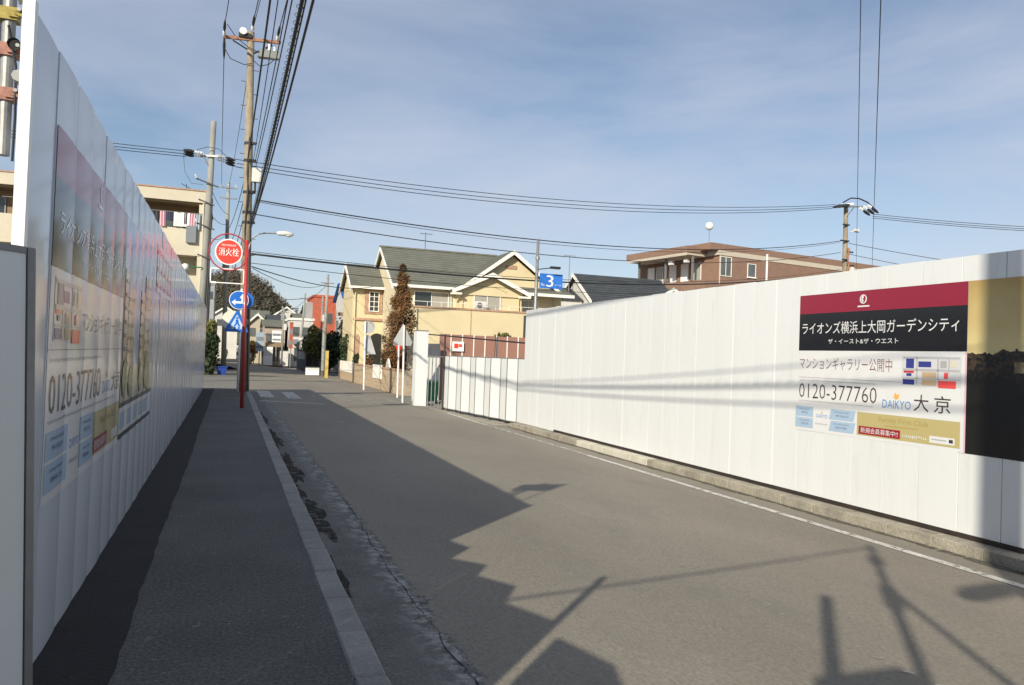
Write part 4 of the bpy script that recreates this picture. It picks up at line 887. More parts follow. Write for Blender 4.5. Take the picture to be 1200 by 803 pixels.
# --- yellow house
yh = thing('house', 'pale yellow stucco house with grey slate gables behind the right side gate', 'house', (14, 53, -.4))
b = MB(); b.box(10.05, 22.0, 50.0, 58.5, -.4, 6.1); b.build('wall', M_yellow2, yh)
b = MB(); b.prism([(10.05, 50.0, 6.1), (10.05, 58.5, 6.1), (10.05, 54.2, 8.85)], (.2, 0, 0)); b.build('gable_wall', M_yellow2, yh)
rm = slope(yh, M_roof, (9.75, 49.35, 5.98), (18.6, 49.35, 5.98), (18.6, 54.2, 8.98), (9.75, 54.2, 8.98), 18)
slope(yh, M_roof, (18.6, 59.05, 5.98), (9.75, 59.05, 5.98), (9.75, 54.2, 8.98), (18.6, 54.2, 8.98), 10)
b = MB(); b.obox((14.1, 54.2, 9.04), (4.4, 0, 0), (0, .12, 0), (0, 0, .05)); b.build('ridge_cap', M_roof, rm)
b = MB()   # white bargeboards on the left gable
for ya in (49.30, 59.10):
    p0, p1 = Vector((9.72, ya, 5.92)), Vector((9.72, 54.2, 8.95)); d = p1-p0
    b.prism([p0-Vector((0, 0, .22)), p0+Vector((0, 0, .06)), p1+Vector((0, 0, .06)), p1-Vector((0, 0, .22))], (.07, 0, 0))
b.build('bargeboard', M_trim, yh)
b = MB(); b.box(9.75, 14.3, 49.28, 49.40, 5.84, 6.02); b.build('gutter', M_trim, yh)
# cross gable, wide, facing the camera
b = MB(); b.prism([(14.6, 49.9, 6.05), (21.6, 49.9, 6.05), (18.1, 49.9, 8.62)], (0, .15, 0)); b.build('gable_wall', M_yellow, yh)
slope(yh, M_roof, (14.2, 49.4, 5.95), (14.2, 54.6, 5.95), (18.1, 54.6, 8.85), (18.1, 49.4, 8.85), 14)
slope(yh, M_roof, (22.0, 54.6, 5.95), (22.0, 49.4, 5.95), (18.1, 49.4, 8.85), (18.1, 54.6, 8.85), 14)
b = MB()
for xa in (14.2, 22.0):
    b.prism([(xa, 49.32, 5.72), (xa, 49.32, 5.98), (18.1, 49.32, 8.86), (18.1, 49.32, 8.56)], (0, .08, 0))
b.build('bargeboard', M_trim, yh)
b = MB(); b.box(17.7, 18.5, 49.84, 49.9, 7.62, 7.86); b.build('gable_vent', M_terra, yh)
# small front gable
b = MB(); b.prism([(13.9, 48.75, 5.55), (18.6, 48.75, 5.55), (18.6, 48.75, 5.95), (16.25, 48.75, 6.9), (13.9, 48.75, 5.95)], (0, .12, 0)); b.build('gable_wall', M_yellow, yh)
b = MB(); b.box(14.2, 18.4, 48.87, 50, 3.9, 5.9); b.build('bay_wall', M_yellow, yh)
slope(yh, M_roof, (13.55, 48.3, 5.78), (13.55, 51.2, 5.78), (16.25, 51.2, 7.05), (16.25, 48.3, 7.05), 8)
slope(yh, M_roof, (18.95, 51.2, 5.78), (18.95, 48.3, 5.78), (16.25, 48.3, 7.05), (16.25, 51.2, 7.05), 8)
b = MB()
for xa in (13.5, 19.0): b.prism([(xa, 48.22, 5.56), (xa, 48.22, 5.82), (16.25, 48.22, 7.08), (16.25, 48.22, 6.80)], (0, .08, 0))
b.box(13.5, 14.15, 48.24, 48.75, 5.5, 5.62); b.box(18.3, 19.0, 48.24, 48.75, 5.5, 5.62); b.build('bargeboard', M_trim, yh)
b = MB(); b.tube([(15.2+.2*i, 48.73, 5.85+.33*math.sin(math.pi*i/11)) for i in range(12)], .03, 5); b.build('gable_moulding', M_yellow, yh)
# lean-to eave at the right
slope(yh, M_roof, (18.4, 48.6, 5.92), (22.3, 48.6, 5.92), (22.3, 50.1, 6.45), (18.4, 50.1, 6.45), 5)
b = MB(); b.box(18.9, 22.35, 48.5, 48.62, 5.74, 5.94); b.build('gutter', M_trim, yh)
# windows of the upper storey
window(yh, '-y', (12.55, 49.99, 5.18), 2.4, 1.05, [M_curtain, M_glassdk], mull=1, sill=False)
window(yh, '-y', (16.1, 48.86, 5.05), 1.9, 1.15, [M_curtain, M_curtain], mull=1, sill=False)
window(yh, '-y', (19.5, 49.99, 5.0), 1.5, 1.1, [M_curtain, M_curtain], mull=1, sill=False)
b = MB(); b.box(13.80, 13.95, 49.9, 50.0, 4.6, 5.7); b.build('shutter', mat('pale_grey_shutter', (.45, .46, .45), .6, var=.05), yh)
for x in (14.35, 18.5, 21.4): quick('downpipe', M_yellow, yh, 'cyl', (x, 48.80 if x < 19 else 49.9, 3.9), (x, 48.80 if x < 19 else 49.9, 5.8), .045, .045, 6)
# terrace storey in front with its parapet
b = MB(); b.box(10.6, 22.2, 47.6, 50.0, -.4, 4.45); b.build('terrace_wall', M_yellow, yh)
b = MB(); b.box(10.55, 22.25, 47.54, 47.9, 4.45, 4.56); b.build('parapet_cap', M_terra, yh)
b = MB()
for i in range(13): b.cyl((10.8+.92*i, 47.7, 4.56), (10.8+.92*i, 47.7, 4.86), .015, .015, 5)
b.cyl((10.8, 47.7, 4.86), (21.85, 47.7, 4.86), .018, .018, 6); b.build('railing', M_trim, yh)
quick('downpipe', M_dark, yh, 'cyl', (18.35, 47.55, -.3), (18.35, 47.55, 4.3), .09, .09, 8)
# wing at the left
b = MB(); b.box(7.95, 10.2, 54.0, 58.6, -.4, 6.15); b.build('wing_wall', M_yellow, yh)
b = MB(); b.prism([(7.95, 54.0, 6.15), (7.95, 58.6, 6.15), (7.95, 56.3, 7.75)], (.15, 0, 0)); b.build('gable_wall', M_yellow, yh)
slope(yh, M_roof, (7.65, 53.5, 6.02), (10.1, 53.5, 6.02), (10.1, 56.3, 7.85), (7.65, 56.3, 7.85), 12)
slope(yh, M_roof, (10.1, 59.1, 6.02), (7.65, 59.1, 6.02), (7.65, 56.3, 7.85), (10.1, 56.3, 7.85), 8)
b = MB()
for ya in (53.45, 59.15):
    b.prism([(7.62, ya, 5.74), (7.62, ya, 6.06), (7.62, 56.3, 7.90), (7.62, 56.3, 7.58)], (.07, 0, 0))
b.build('bargeboard', M_trim, yh); b = MB(); b.box(7.7, 10.05, 53.42, 53.52, 5.9, 6.06); b.build('gutter', M_trim, yh)
b = MB(); b.box(8.78, 10.0, 53.93, 54.0, 4.2, 5.9); b.build('window_surround', M_terra, yh)
window(yh, '-y', (9.42, 53.93, 5.06), .72, 1.4, M_glassdk, mull=1, trans=3, sill=False)
b = MB(); b.box(8.0, 10.3, 53.86, 54.0, 3.72, 3.88); b.build('string_course', M_terra, yh)
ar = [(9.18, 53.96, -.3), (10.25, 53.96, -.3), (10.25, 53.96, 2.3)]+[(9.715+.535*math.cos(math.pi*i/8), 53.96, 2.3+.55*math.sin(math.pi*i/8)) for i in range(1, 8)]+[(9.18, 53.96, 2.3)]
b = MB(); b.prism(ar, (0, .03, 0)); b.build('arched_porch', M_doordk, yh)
ar2 = [(8.2, 53.96, -.3), (8.5, 53.96, -.3), (8.5, 53.96, 2.5)]+[(8.35+.15*math.cos(math.pi*i/6), 53.96, 2.5+.25*math.sin(math.pi*i/6)) for i in range(1, 6)]+[(8.2, 53.96, 2.5)]
b = MB(); b.prism(ar2, (0, .03, 0)); b.build('arched_niche', M_terra, yh)
quick('downpipe', M_yellow2, yh, 'cyl', (8.1, 53.9, -.3), (8.1, 53.9, 5.9), .05, .05, 6)
for x, z in ((15.0, 4.75), (20.9, 4.75)):
    b = MB(); b.box(x, x+.75, 47.95, 48.3, z-.2, z+.35); o = b.build('air_conditioner', M_boxw, yh); b = MB(); b.cyl((x+.3, 47.94, z+.08), (x+.3, 47.95, z+.08), .2, .2, 14); b.build('fan_grille', M_alu, o)
b = MB(); b.cyl((11.0, 47.5, -.3), (11.0, 47.5, 4.4), .05, .05, 6); b.build('downpipe', M_yellow2, yh)
b = MB(); b.box(14.6, 14.66, 47.588, 47.6, -.3, 4.44); b.build('expansion_joint', M_terra, yh)
b = MB(); b.cyl((13.0, 54.2, 9.0), (13.0, 54.2, 10.3), .02, .02, 5); b.cyl((12.6, 54.2, 10.2), (13.5, 54.2, 10.2), .015, .015, 5)
for i in range(5): b.cyl((12.65+.2*i, 53.95, 10.2), (12.65+.2*i, 54.45, 10.2), .01, .01, 4)
b.build('roof_aerial', M_dark, yh)
# --- tan boundary wall of the yellow house
bw = thing('boundary_wall', 'low tan block wall with white panels in front of the yellow house', 'wall', (7.35, 44, -.38))
b = MB(); b.box(7.22, 7.42, 34.2, 54.2, -.4, .72); b.box(7.42, 16.0, 34.2, 34.4, -.4, .72); b.build('block_wall', M_stonew, bw)
for i in range(3):
    b = MB()
    for k in range(25):
        y0 = 34.22+.8*k+(.4 if i % 2 else 0); b.box(7.205, 7.225, y0, min(54.18, y0+.77), -.36+.36*i, -.03+.36*i)
    o = b.build('block_course', M_stonew, bw); o['kind'] = 'stuff'
b = MB(); b.box(7.18, 7.46, 34.15, 54.2, .72, .79); b.build('coping', M_terra, bw)
for y0, y1 in ((38.2, 40.6), (47.5, 53.4)):
    b = MB(); b.box(7.16, 7.205, y0, y1, .18, .88); b.build('white_panel', M_whitew, bw)
b = MB(); b.tube([(7.3, 36.6+.14*i, .8+.42*math.sin(math.pi*i/8)) for i in range(9)], .03, 5); b.tube([(7.3, 36.8+.1*i, .8+.28*math.sin(math.pi*i/7)) for i in range(8)], .025, 5)
b.cyl((7.3, 37.16, .8), (7.3, 37.16, 1.2), .02, .02, 5); b.build('white_ironwork', M_trim, bw)
# --- brown sheet fence behind the gate
bf = thing('sheet_fence', 'brown sheet metal fence with pale battens behind the folding gate', 'fence', (10.5, 31, -.36))
mf = MB(); mf.box(0, .46, -.02, .02, 0, 2.74); me = bpy.data.meshes.new('panel'); me.from_pydata(mf.v, [], mf.f); me.materials.append(M_brownf)
mb2 = MB(); mb2.box(-.02, .02, -.05, -.005, 0, 2.76); meb = bpy.data.meshes.new('batten'); meb.from_pydata(mb2.v, [], mb2.f); meb.materials.append(M_trim)
for i in range(14):
    x = 8.2+.5*i
    if i: link('batten', meb, bf, loc=(x-.02-10.5, -.0, 0))
    link('panel', me, bf, loc=(x-10.5, 0, -.01 if i % 2 else .0))
b = MB(); b.cyl((12.0, 30.8, -.3), (12.02, 30.8, 2.45), .03, .03, 6); b.cyl((10.6, 30.85, -.3), (10.6, 30.85, 2.4), .02, .02, 6); b.build('fence_stay', M_dark, bf)
ns = thing('notice_board', 'small white notice with red print hung on the brown sheet fence', 'notice', (9.0, 30.9, 1.9))
b = MB(); b.box(8.72, 9.22, 30.88, 30.9, 1.68, 2.08); p = b.build('plate', M_white, ns)
b = MB(); b.box(8.80, 8.98, 30.872, 30.88, 1.80, 2.0); b.box(9.0, 9.14, 30.872, 30.88, 1.86, 1.98); b.build('red_print', M_signred, p)
# --- cream shed sheeting behind the bars
sh = thing('site_screen', 'pale grey sheet screen seen through the bars next to the gate pillar', 'screen', (7.6, 30.5, -.36))
b = MB(); b.box(7.2, 8.15, 30.6, 30.65, -.36, 1.7); b.build('sheet', M_boxw, sh); b = MB(); b.box(7.35, 8.1, 30.5, 30.58, 1.45, 1.95); b.build('dark_cover', mat('slate_cover', (.08, .085, .10), .8, var=.2), sh)
# --- white house with dark slate roof
h2 = thing('house', 'white house with dark slate roof peeping over the right hoarding', 'house', (27, 53, -.4))
b = MB(); b.box(24.7, 31.5, 50.4, 56.0, -.4, 5.9); b.prism([(24.7, 50.4, 5.9), (24.7, 56.0, 5.9), (24.7, 53.2, 7.95)], (.2, 0, 0)); b.build('wall', HOUSEC['white'], h2)
slope(h2, M_roofdark, (24.3, 49.9, 5.78), (31.9, 49.9, 5.78), (31.9, 53.2, 8.05), (24.3, 53.2, 8.05), 12)
slope(h2, M_roofdark, (31.9, 56.5, 5.78), (24.3, 56.5, 5.78), (24.3, 53.2, 8.05), (31.9, 53.2, 8.05), 8)
b = MB()
for ya in (49.85, 56.55): b.prism([(24.27, ya, 5.5), (24.27, ya, 5.8), (24.27, 53.2, 8.08), (24.27, 53.2, 7.8)], (.07, 0, 0))
b.build('bargeboard', M_trim, h2)
slope(h2, M_roofdark, (22.4, 51.8, 5.9), (24.6, 51.8, 5.9), (24.6, 54.2, 7.0), (22.4, 54.2, 7.0), 7)
b = MB(); b.box(22.5, 24.6, 52.0, 56, -.4, 5.9); b.build('wing_wall', HOUSEC['white'], h2)
slope(h2, M_roofdark, (29.3, 48.6, 6.3), (29.3, 51.0, 6.3), (30.3, 51.0, 6.95), (30.3, 48.6, 6.95), 3); slope(h2, M_roofdark, (31.3, 51.0, 6.3), (31.3, 48.6, 6.3), (30.3, 48.6, 6.95), (30.3, 51.0, 6.95), 3)
b = MB()
for xa in (29.25, 31.35): b.prism([(xa, 48.5, 6.12), (xa, 48.5, 6.36), (30.3, 48.5, 7.02), (30.3, 48.5, 6.78)], (0, .08, 0))
b.build('dormer_trim', M_trim, h2); b = MB(); b.prism([(29.4, 48.62, 5.6), (31.2, 48.62, 5.6), (31.2, 48.62, 6.3), (30.3, 48.62, 6.85), (29.4, 48.62, 6.3)], (0, 1.9, 0)); b.build('dormer_wall', HOUSEC['white'], h2)
b = MB(); b.cyl((24.0, 53.2, 6.0), (24.0, 53.2, 9.4), .035, .03, 6); b.box(23.5, 24.5, 53.18, 53.22, 9.36, 9.40); b.build('aerial_mast', M_galv, h2)
# --- brown tiled apartment block
ba = thing('apartment_block', 'brown tiled apartment block with beige roof band beyond the right hoarding', 'building', (42.1, 62, -.4))
C0 = Vector((42.1, 62, 0)); r_ = Vector((.986, .165, 0)); l_ = Vector((-.165, .986, 0)); Zv = Vector((0, 0, 1))
def blk(b, s0, s1, t0, t1, z0, z1):
    c = C0+r_*(s0+s1)/2+l_*(t0+t1)/2+Zv*(z0+z1)/2; b.obox(c, r_*(s1-s0)/2, l_*(t1-t0)/2, Zv*(z1-z0)/2); return b
blk(MB(), 1.8, 30, 0, 12, -.4, 12.05).build('wall', M_brick, ba)
blk(MB(), 0, 1.8, 0, 10.5, -.4, 9.55).build('balcony_wall', M_brick, ba)
blk(MB(), 1.6, 30.1, -.06, 12.1, 12.05, 12.5).build('beige_band', M_beige, ba)
blk(MB(), .6, 30.1, -.04, 12.1, 12.5, 13.15).build('roof_parapet', M_brick, ba)
b = MB(); blk(b, -.9, 1.7, 1.6, 10.8, 12.0, 12.25); b.build('balcony_canopy', M_beige, ba)
b = MB(); blk(b, -.95, 1.75, 1.5, 10.9, 12.25, 12.85); b.build('canopy_parapet', M_brick, ba)
b = MB(); blk(b, -.9, -.85, 1.6, 10.8, 11.95, 12.2); b.build('canopy_fascia', M_beige, ba)
for t0 in (1.7, 5.6, 9.8): blk(MB(), -.1, .1, t0, t0+.14, 9.55, 12.0).build('column', M_galv, ba)
for t0, gl_ in ((2.4, M_curtain), (4.2, M_white), (6.0, M_white), (8.0, M_curtain), (9.4, M_white)):
    window(ba, '-x', C0+r_*1.79+l_*(t0+.6)+Zv*10.6, 1.1, 2.0, gl_, mull=0, sill=False, U=l_*-1, Nn=r_*-1)
window(ba, '-y', C0+r_*2.6+Zv*11.0, 1.5, 1.9, M_glass, mull=1, sill=False, U=r_, Nn=l_*-1)
window(ba, '-y', C0+r_*6.1+Zv*10.9, 1.15, 1.35, M_glass, mull=0, U=r_, Nn=l_*-1)
window(ba, '-y', C0+r_*21+Zv*10.9, 1.8, .5, M_glassdk, mull=1, U=r_, Nn=l_*-1)
for t0 in (4.4, 2.2):
    b = MB(); blk(b, -.02, -.35, t0, t0+.5, 11.3, 11.7); b.build('air_conditioner', M_boxw, ba)
b = MB(); b.cyl(C0+r_*1.8-l_*.05+Zv*9.2, C0+r_*1.8-l_*.05+Zv*12, .06, .06, 6); b.build('downpipe', M_beige, ba)
an = thing('rooftop_globe', 'white globe on a thin mast above the brown apartment roof', 'antenna', (43.4, 64, 13.1))
b = MB(); b.cyl((43.5, 63.6, 13.0), (43.48, 63.6, 14.6), .03, .03, 6); b.build('mast', M_galv, an); b = MB(); b.sphere((43.48, 63.6, 14.98), .40, 18); b.build('globe', M_ceram, an, smooth=True)
ma = thing('mast_pole', 'thin white mast standing before the brown apartment block', 'mast', (39.65, 50, -.3))
b = MB(); b.cyl((39.62, 50, -.3), (39.64, 50, 10.3), .09, .08, 8); b.build('shaft', M_polew, ma); b = MB(); b.cyl((39.64, 50, 10.3), (39.64, 50, 10.36), .11, .11, 8); b.build('cap', M_polew, ma)
# --- cream apartment on the left
la = thing('apartment_block', 'cream three storey apartment block with laundry balconies behind the left hoarding', 'building', (-8, 50, -.1))
b = MB(); b.box(-26, -1.55, 50.9, 60, -.1, 10.05); b.build('wall', M_aptc, la)
b = MB(); b.box(-26, -1.5, 49.3, 60.1, 10.05, 10.72); b.build('roof_fascia', M_aptc, la)
b = MB(); b.box(-26.05, -1.45, 49.25, 60.15, 10.72, 10.80); b.build('roof_edge', M_terra, la)
b = MB(); b.box(-25.9, -1.6, 49.5, 50.9, 9.93, 10.05); b.build('soffit', M_soffit, la)
b = MB(); b.box(-26, -1.5, 49.3, 49.42, 7.0, 8.45); b.build('balcony_parapet', M_aptc, la)
b = MB(); b.box(-26, -1.5, 49.28, 50.9, 6.86, 7.0); b.build('balcony_slab', M_aptc, la)
b = MB(); b.box(-26, -1.5, 49.3, 49.42, 4.1, 5.6); b.build('balcony_parapet', M_aptc, la)
b = MB(); b.box(-26, -1.5, 49.28, 50.9, 3.96, 4.1); b.build('balcony_slab', M_aptc, la)
b = MB(); b.box(-25.8, -1.7, 50.86, 50.9, 7.0, 9.9); b.build('recess_wall_shade', M_soffit, la)  # brown sheet over the cream wall, colour stands for the recess shade
b = MB(); b.box(-2.0, -1.6, 49.32, 50.88, 7.0, 9.93); b.box(-2.0, -1.6, 49.32, 50.88, 4.1, 6.86); b.build('side_wall', M_aptc, la)
for x in (-13.0, -8.6, -5.0, -3.2): window(la, '-y', (x, 50.855, 8.6), 1.6, 1.9, [M_glassdk, M_glass], mull=1, sill=False, frame=M_galv)
for x in (-12.0, -7.6, -3.4): window(la, '-y', (x, 50.89, 5.5), 1.6, 1.9, [M_glassdk, M_glass], mull=1, sill=False, frame=M_galv)
b = MB(); b.cyl((-12, 49.2, 9.35), (-1.8, 49.2, 9.35), .025, .025, 6); b.build('drying_rail', M_galv, la)
b = MB(); b.cyl((-1.75, 49.26, .0), (-1.75, 49.26, 10.0), .06, .06, 6); b.build('downpipe', M_aptc, la)
b = MB(); b.box(-2.65, -2.1, 49.08, 49.27, 7.6, 8.6); b.build('balcony_unit', HOUSEC['slate'], la)
for i, (x, w, h, k, w_) in enumerate(((-4.6, .45, .55, 4, 'black'), (-4.1, .3, .8, 1, 'pink'), (-3.75, .25, .5, 2, 'navy'), (-3.35, .85, .75, 0, 'large white'), (-2.5, .3, .7, 1, 'rose'), (-2.2, .3, .85, 3, 'pale blue'), (-2.85, .22, .6, 4, 'narrow black'))):
    b = MB(); n = 8; vs = []
    for j in range(n+1):
        xx = x+w*j/n; yy_ = 49.19+.03*math.sin(j*1.7+i)
        vs += [(xx, yy_, 9.34), (xx+.02*math.sin(i), yy_-.03, 9.34-h*1.1)]
    b.add(vs, [(2*j, 2*j+1, 2*j+3, 2*j+2) for j in range(n)]); o = b.build('laundry_cloth', CLOTH[k]); tag(o, w_+' cloth drying on the cream apartment balcony', 'laundry', 'laundry on the balcony')
b = MB(); b.cyl((-2.9, 52, 10.72), (-2.9, 52, 11.6), .02, .02, 5); b.cyl((-3.2, 52, 11.6), (-2.5, 52, 11.25), .02, .02, 5); b.build('roof_aerial', M_dark, la)

# --- far street: small houses
def far_house(label, x0, x1, y0, y1, h, rh, wallm, roofm, ridge='x', wins=(), base=-.3, ov=.3):
    t = thing('house', label, 'house', ((x0+x1)/2, (y0+y1)/2, base), 'houses of the far street')
    b = MB(); b.box(x0, x1, y0, y1, base, h); b.build('wall', wallm, t)
    if rh:
        if ridge == 'x':
            ym = (y0+y1)/2
            slope(t, roofm, (x0-ov, y0-ov, h-.05), (x1+ov, y0-ov, h-.05), (x1+ov, ym, h+rh), (x0-ov, ym, h+rh), 6)
            slope(t, roofm, (x1+ov, y1+ov, h-.05), (x0-ov, y1+ov, h-.05), (x0-ov, ym, h+rh), (x1+ov, ym, h+rh), 6)
            b = MB(); b.prism([(x0, y0, h), (x0, y1, h), (x0, ym, h+rh-.12)], (x1-x0, 0, 0)); b.build('gable_wall', wallm, t)
        else:
            xm = (x0+x1)/2
            slope(t, roofm, (x0-ov, y1+ov, h-.05), (x0-ov, y0-ov, h-.05), (xm, y0-ov, h+rh), (xm, y1+ov, h+rh), 6)
            slope(t, roofm, (x1+ov, y0-ov, h-.05), (x1+ov, y1+ov, h-.05), (xm, y1+ov, h+rh), (xm, y0-ov, h+rh), 6)
            b = MB(); b.prism([(x0, y0, h), (x1, y0, h), (xm, y0, h+rh-.12)], (0, y1-y0, 0)); b.build('gable_wall', wallm, t)
            b = MB()
            for xa in (x0-ov, x1+ov): b.prism([(xa, y0-ov-.05, h-.28), (xa, y0-ov-.05, h), (xm, y0-ov-.05, h+rh+.05), (xm, y0-ov-.05, h+rh-.22)], (0, .06, 0))
            b.build('bargeboard', M_trim, t)
    else:
        b = MB(); b.box(x0-.12, x1+.12, y0-.12, y1+.12, h, h+.25); b.build('roof', roofm, t)
    for (x, z, w, hh) in wins: window(t, '-y', (x, y0, z), w, hh, M_glass, mull=1, sill=False, frame=M_alu, fw=.05)
    for z in (1.2, 3.7):
        if z < h-1:
            k = int((y1-y0)/3)
            for i in range(k): window(t, '-x', (x0, y0+1.5+3*i, z), 1.2, 1.1, M_glass, mull=1, sill=False, frame=M_alu, fw=.05)
    return t
far_house('cream house with a pale pitched roof closing the far street', 1.7, 4.4, 96, 104, 4.1, 1.5, HOUSEC['cream'], mat('pale_roof', (.42, .38, .32), .8, var=.1), 'y', [(2.4, 3.4, .9, 1.0), (3.7, 3.4, .7, 1.0), (2.5, 1.0, 1.0, 1.2)])
far_house('slate grey house right of the cream house at the street end', 4.6, 6.4, 100, 108, 5.0, .9, HOUSEC['slate'], M_roofdark, 'x', [(5.4, 3.6, 1.0, 1.2)])
far_house('pinkish two storey house in the far street row', 3.5, 5.6, 86, 92, 3.9, .8, HOUSEC['pink'], M_roof, 'x', [(4.1, 2.7, .9, .9), (5.0, 2.7, .6, .9), (4.5, .8, 1.0, 1.3)])
far_house('white boxy house in the far street row', 5.9, 8.3, 84, 92, 4.6, 0, HOUSEC['white'], M_trim, 'x', [(6.5, 3.4, .8, 1.0), (7.6, 3.4, .8, 1.0), (7.1, 1.0, 1.3, 1.4)])
far_house('low white shop with a dark opening by the far hedge', 6.5, 8.4, 72, 78, 2.4, 0, HOUSEC['white'], M_trim, 'x', [(7.2, .6, 1.2, 1.2)])
far_house('pale grey house behind the pinkish house', 8.0, 10.6, 104, 112, 5.6, .8, HOUSEC['grey'], M_roof, 'x', [(8.8, 4.2, 1.0, 1.1)])
far_house('tan house on the left of the far street', -7.5, -2.2, 62, 70, 5.2, 1.5, HOUSEC['tan'], M_roof, 'y', [(-3.2, 4.0, 1.1, 1.1), (-3.2, 1.2, 1.1, 1.2)])
far_house('pinkish white house on the left of the far street', -8.5, -2.4, 74, 84, 5.6, 0, HOUSEC['pink'], M_trim, 'x', [(-3.2, 4.2, 1.0, 1.1), (-3.2, 1.4, 1.0, 1.1)])
far_house('grey tower like building behind the slender far pole', -8.5, -2.0, 104, 114, 9.5, 0, HOUSEC['grey'], M_trim, 'x', [(-3.0-1.3*i, 1.5+2.6*j, .8, 1.1) for i in range(3) for j in range(3)])
for i, (x, y, h, c) in enumerate(((-2.5, 128, 6.5, 'white'), (1.8, 122, 6, 'cream'), (6.5, 126, 6.8, 'white'), (11, 122, 7.2, 'tan'), (-8, 135, 8, 'cream'), (15, 130, 7.5, 'white'))):
    far_house(['white house on the rise behind the far street, left', 'cream house on the rise behind the street end', 'white house below the wooded hill', 'tan house below the hill, right', 'cream house below the hill, left of the poles', 'white house below the hill, far right'][i], x, x+3.6, y, y+8, h, 1.4, HOUSEC[c], M_roof if i % 2 else M_roofdark, 'x' if i % 2 else 'y', [(x+1, h-1.2, .9, 1.0), (x+2.6, h-1.2, .9, 1.0)])
rb = far_house('red brick building with flat roof above the dark hedge', 8.9, 12.6, 90, 98, 7.6, 0, M_redb, M_redb, 'x', [(10.5, 5.2, 1.0, 1.2)])
b = MB()
for i in range(4): b.box(8.25, 8.88, 91+1.2*i, 91.9+1.2*i, 2.5, 7.0)
b.build('balcony', HOUSEC['grey'], rb)
bh = far_house('white house with a bright blue roof beside the yellow house', 9.1, 12.4, 66, 72, 6.0, 1.5, HOUSEC['white'], M_bluer, 'x', [(9.8, 4.9, .9, 1.0)])
b = MB(); b.box(8.5, 12, 65.2, 66, 4.5, 4.75); b.build('eave', M_soffit, bh)
# --- odds and ends along the far street
def sign_board(label, x, y, z0, z1, w, material, post=True):
    t = thing('shop_sign', label, 'sign', (x, y, -.2), 'signs along the far street')
    b = MB(); b.box(x-w/2, x+w/2, y-.06, y+.06, z0, z1); p = b.build('board', material, t)
    b = MB(); b.box(x-w/2+.05, x+w/2-.05, y-.075, y-.062, z0+(z1-z0)*.15, z0+(z1-z0)*.3); b.box(x-w/2+.05, x+w/2-.05, y-.075, y-.062, z0+(z1-z0)*.55, z0+(z1-z0)*.75); b.build('faded_print', HOUSEC['slate'], p)
    if post: quick('post', M_galv, t, 'cyl', (x, y, -.3), (x, y, z0+.1), .05, .05, 6)
sign_board('tall dull red sign before the white boxy house', 5.95, 82.0, 1.6, 4.3, .35, M_redb)
sign_board('white sign by the pinkish house', 4.6, 83.5, 2.2, 3.4, .9, M_white)
sign_board('pale blue sign near the ochre shrub', 3.0, 84.5, 1.2, 3.2, .8, CLOTH[3])
sign_board('small tan sign below the cream house', 2.6, 90.0, .9, 1.9, .9, HOUSEC['tan'])
sign_board('white sign on the left of the far street', -1.4, 70.0, 2.4, 3.6, .8, M_white)
def awning(label, x0, x1, y, z, material):
    t = thing('shop_awning', label, 'awning', ((x0+x1)/2, y, z), 'awnings along the far street')
    b = MB(); b.prism([(x0, y, z), (x0, y-1.0, z-.35), (x0, y-1.0, z-.5), (x0, y, z-.12)], (x1-x0, 0, 0)); b.build('cover', material, t)
    b = MB()
    for x in (x0+.05, x1-.05): b.cyl((x, y-.95, z-.5), (x, y, z-.8), .02, .02, 5)
    b.build('stay', M_galv, t)
awning('brown awning on the pinkish house', 3.6, 5.5, 86, 2.2, M_soffit)
awning('white awning on the low shop by the hedge', 6.5, 8.3, 72, 2.3, M_white)
awning('green grey awning on the white boxy house', 6.0, 8.2, 84, 2.6, HOUSEC['slate'])
for i, (x, y, h) in enumerate(((4.9, 79, 5.6), (7.6, 70, 6.3), (3.2, 99, 6.0), (-1.7, 66, 7.5))):
    t = pole('utility_pole', ['thin pole before the pinkish house', 'thin grey pole over the low white shop', 'thin pole before the cream end house', 'thin pole left of the far street'][i], (x, y, -.3), (x+.06, y, h), .10, .07, M_concg)
    b = MB(); b.box(x-.45, x+.5, y-.08, y-.02, h-.5, h-.43); b.box(x-.3, x+.35, y-.08, y-.02, h-1.1, h-1.04); b.build('crossarm', M_galv, t)
    b = MB(); b.box(x+.08, x+.35, y-.2, y-.05, h-2.2, h-1.6); b.build('equipment_box', M_boxw, t)
def crates(label, x, y, w, h, d, material):
    t = thing('street_cabinet', label, 'cabinet', (x, y, -.2), 'cabinets along the far street')
    b = MB(); b.box(x-w/2, x+w/2, y-d/2, y+d/2, -.25, h); b.build('body', material, t)
    b = MB(); b.box(x-w/2+.05, x+w/2-.05, y-d/2-.02, y-d/2, h*.45, h*.9); b.build('front', M_boxw, t); b = MB(); b.box(x-w/2-.02, x+w/2+.02, y-d/2-.02, y+d/2+.02, h, h+.05); b.build('top', M_alu, t)
crates('white vending cabinet before the pinkish house', 3.9, 85.2, .9, 1.7, .7, M_white)
crates('pale cabinet before the white boxy house', 5.4, 83.2, .8, 1.3, .7, M_boxw)
crates('dark cabinet beside the low white shop', 6.1, 71.2, .7, 1.5, .6, HOUSEC['slate'])
crates('tan cabinet at the bend of the far street', 1.7, 86, 1.2, 1.0, .8, M_leafo)
crates('white box on the kerb by the yellow post', 5.6, 56, .9, .25, .5, M_white)
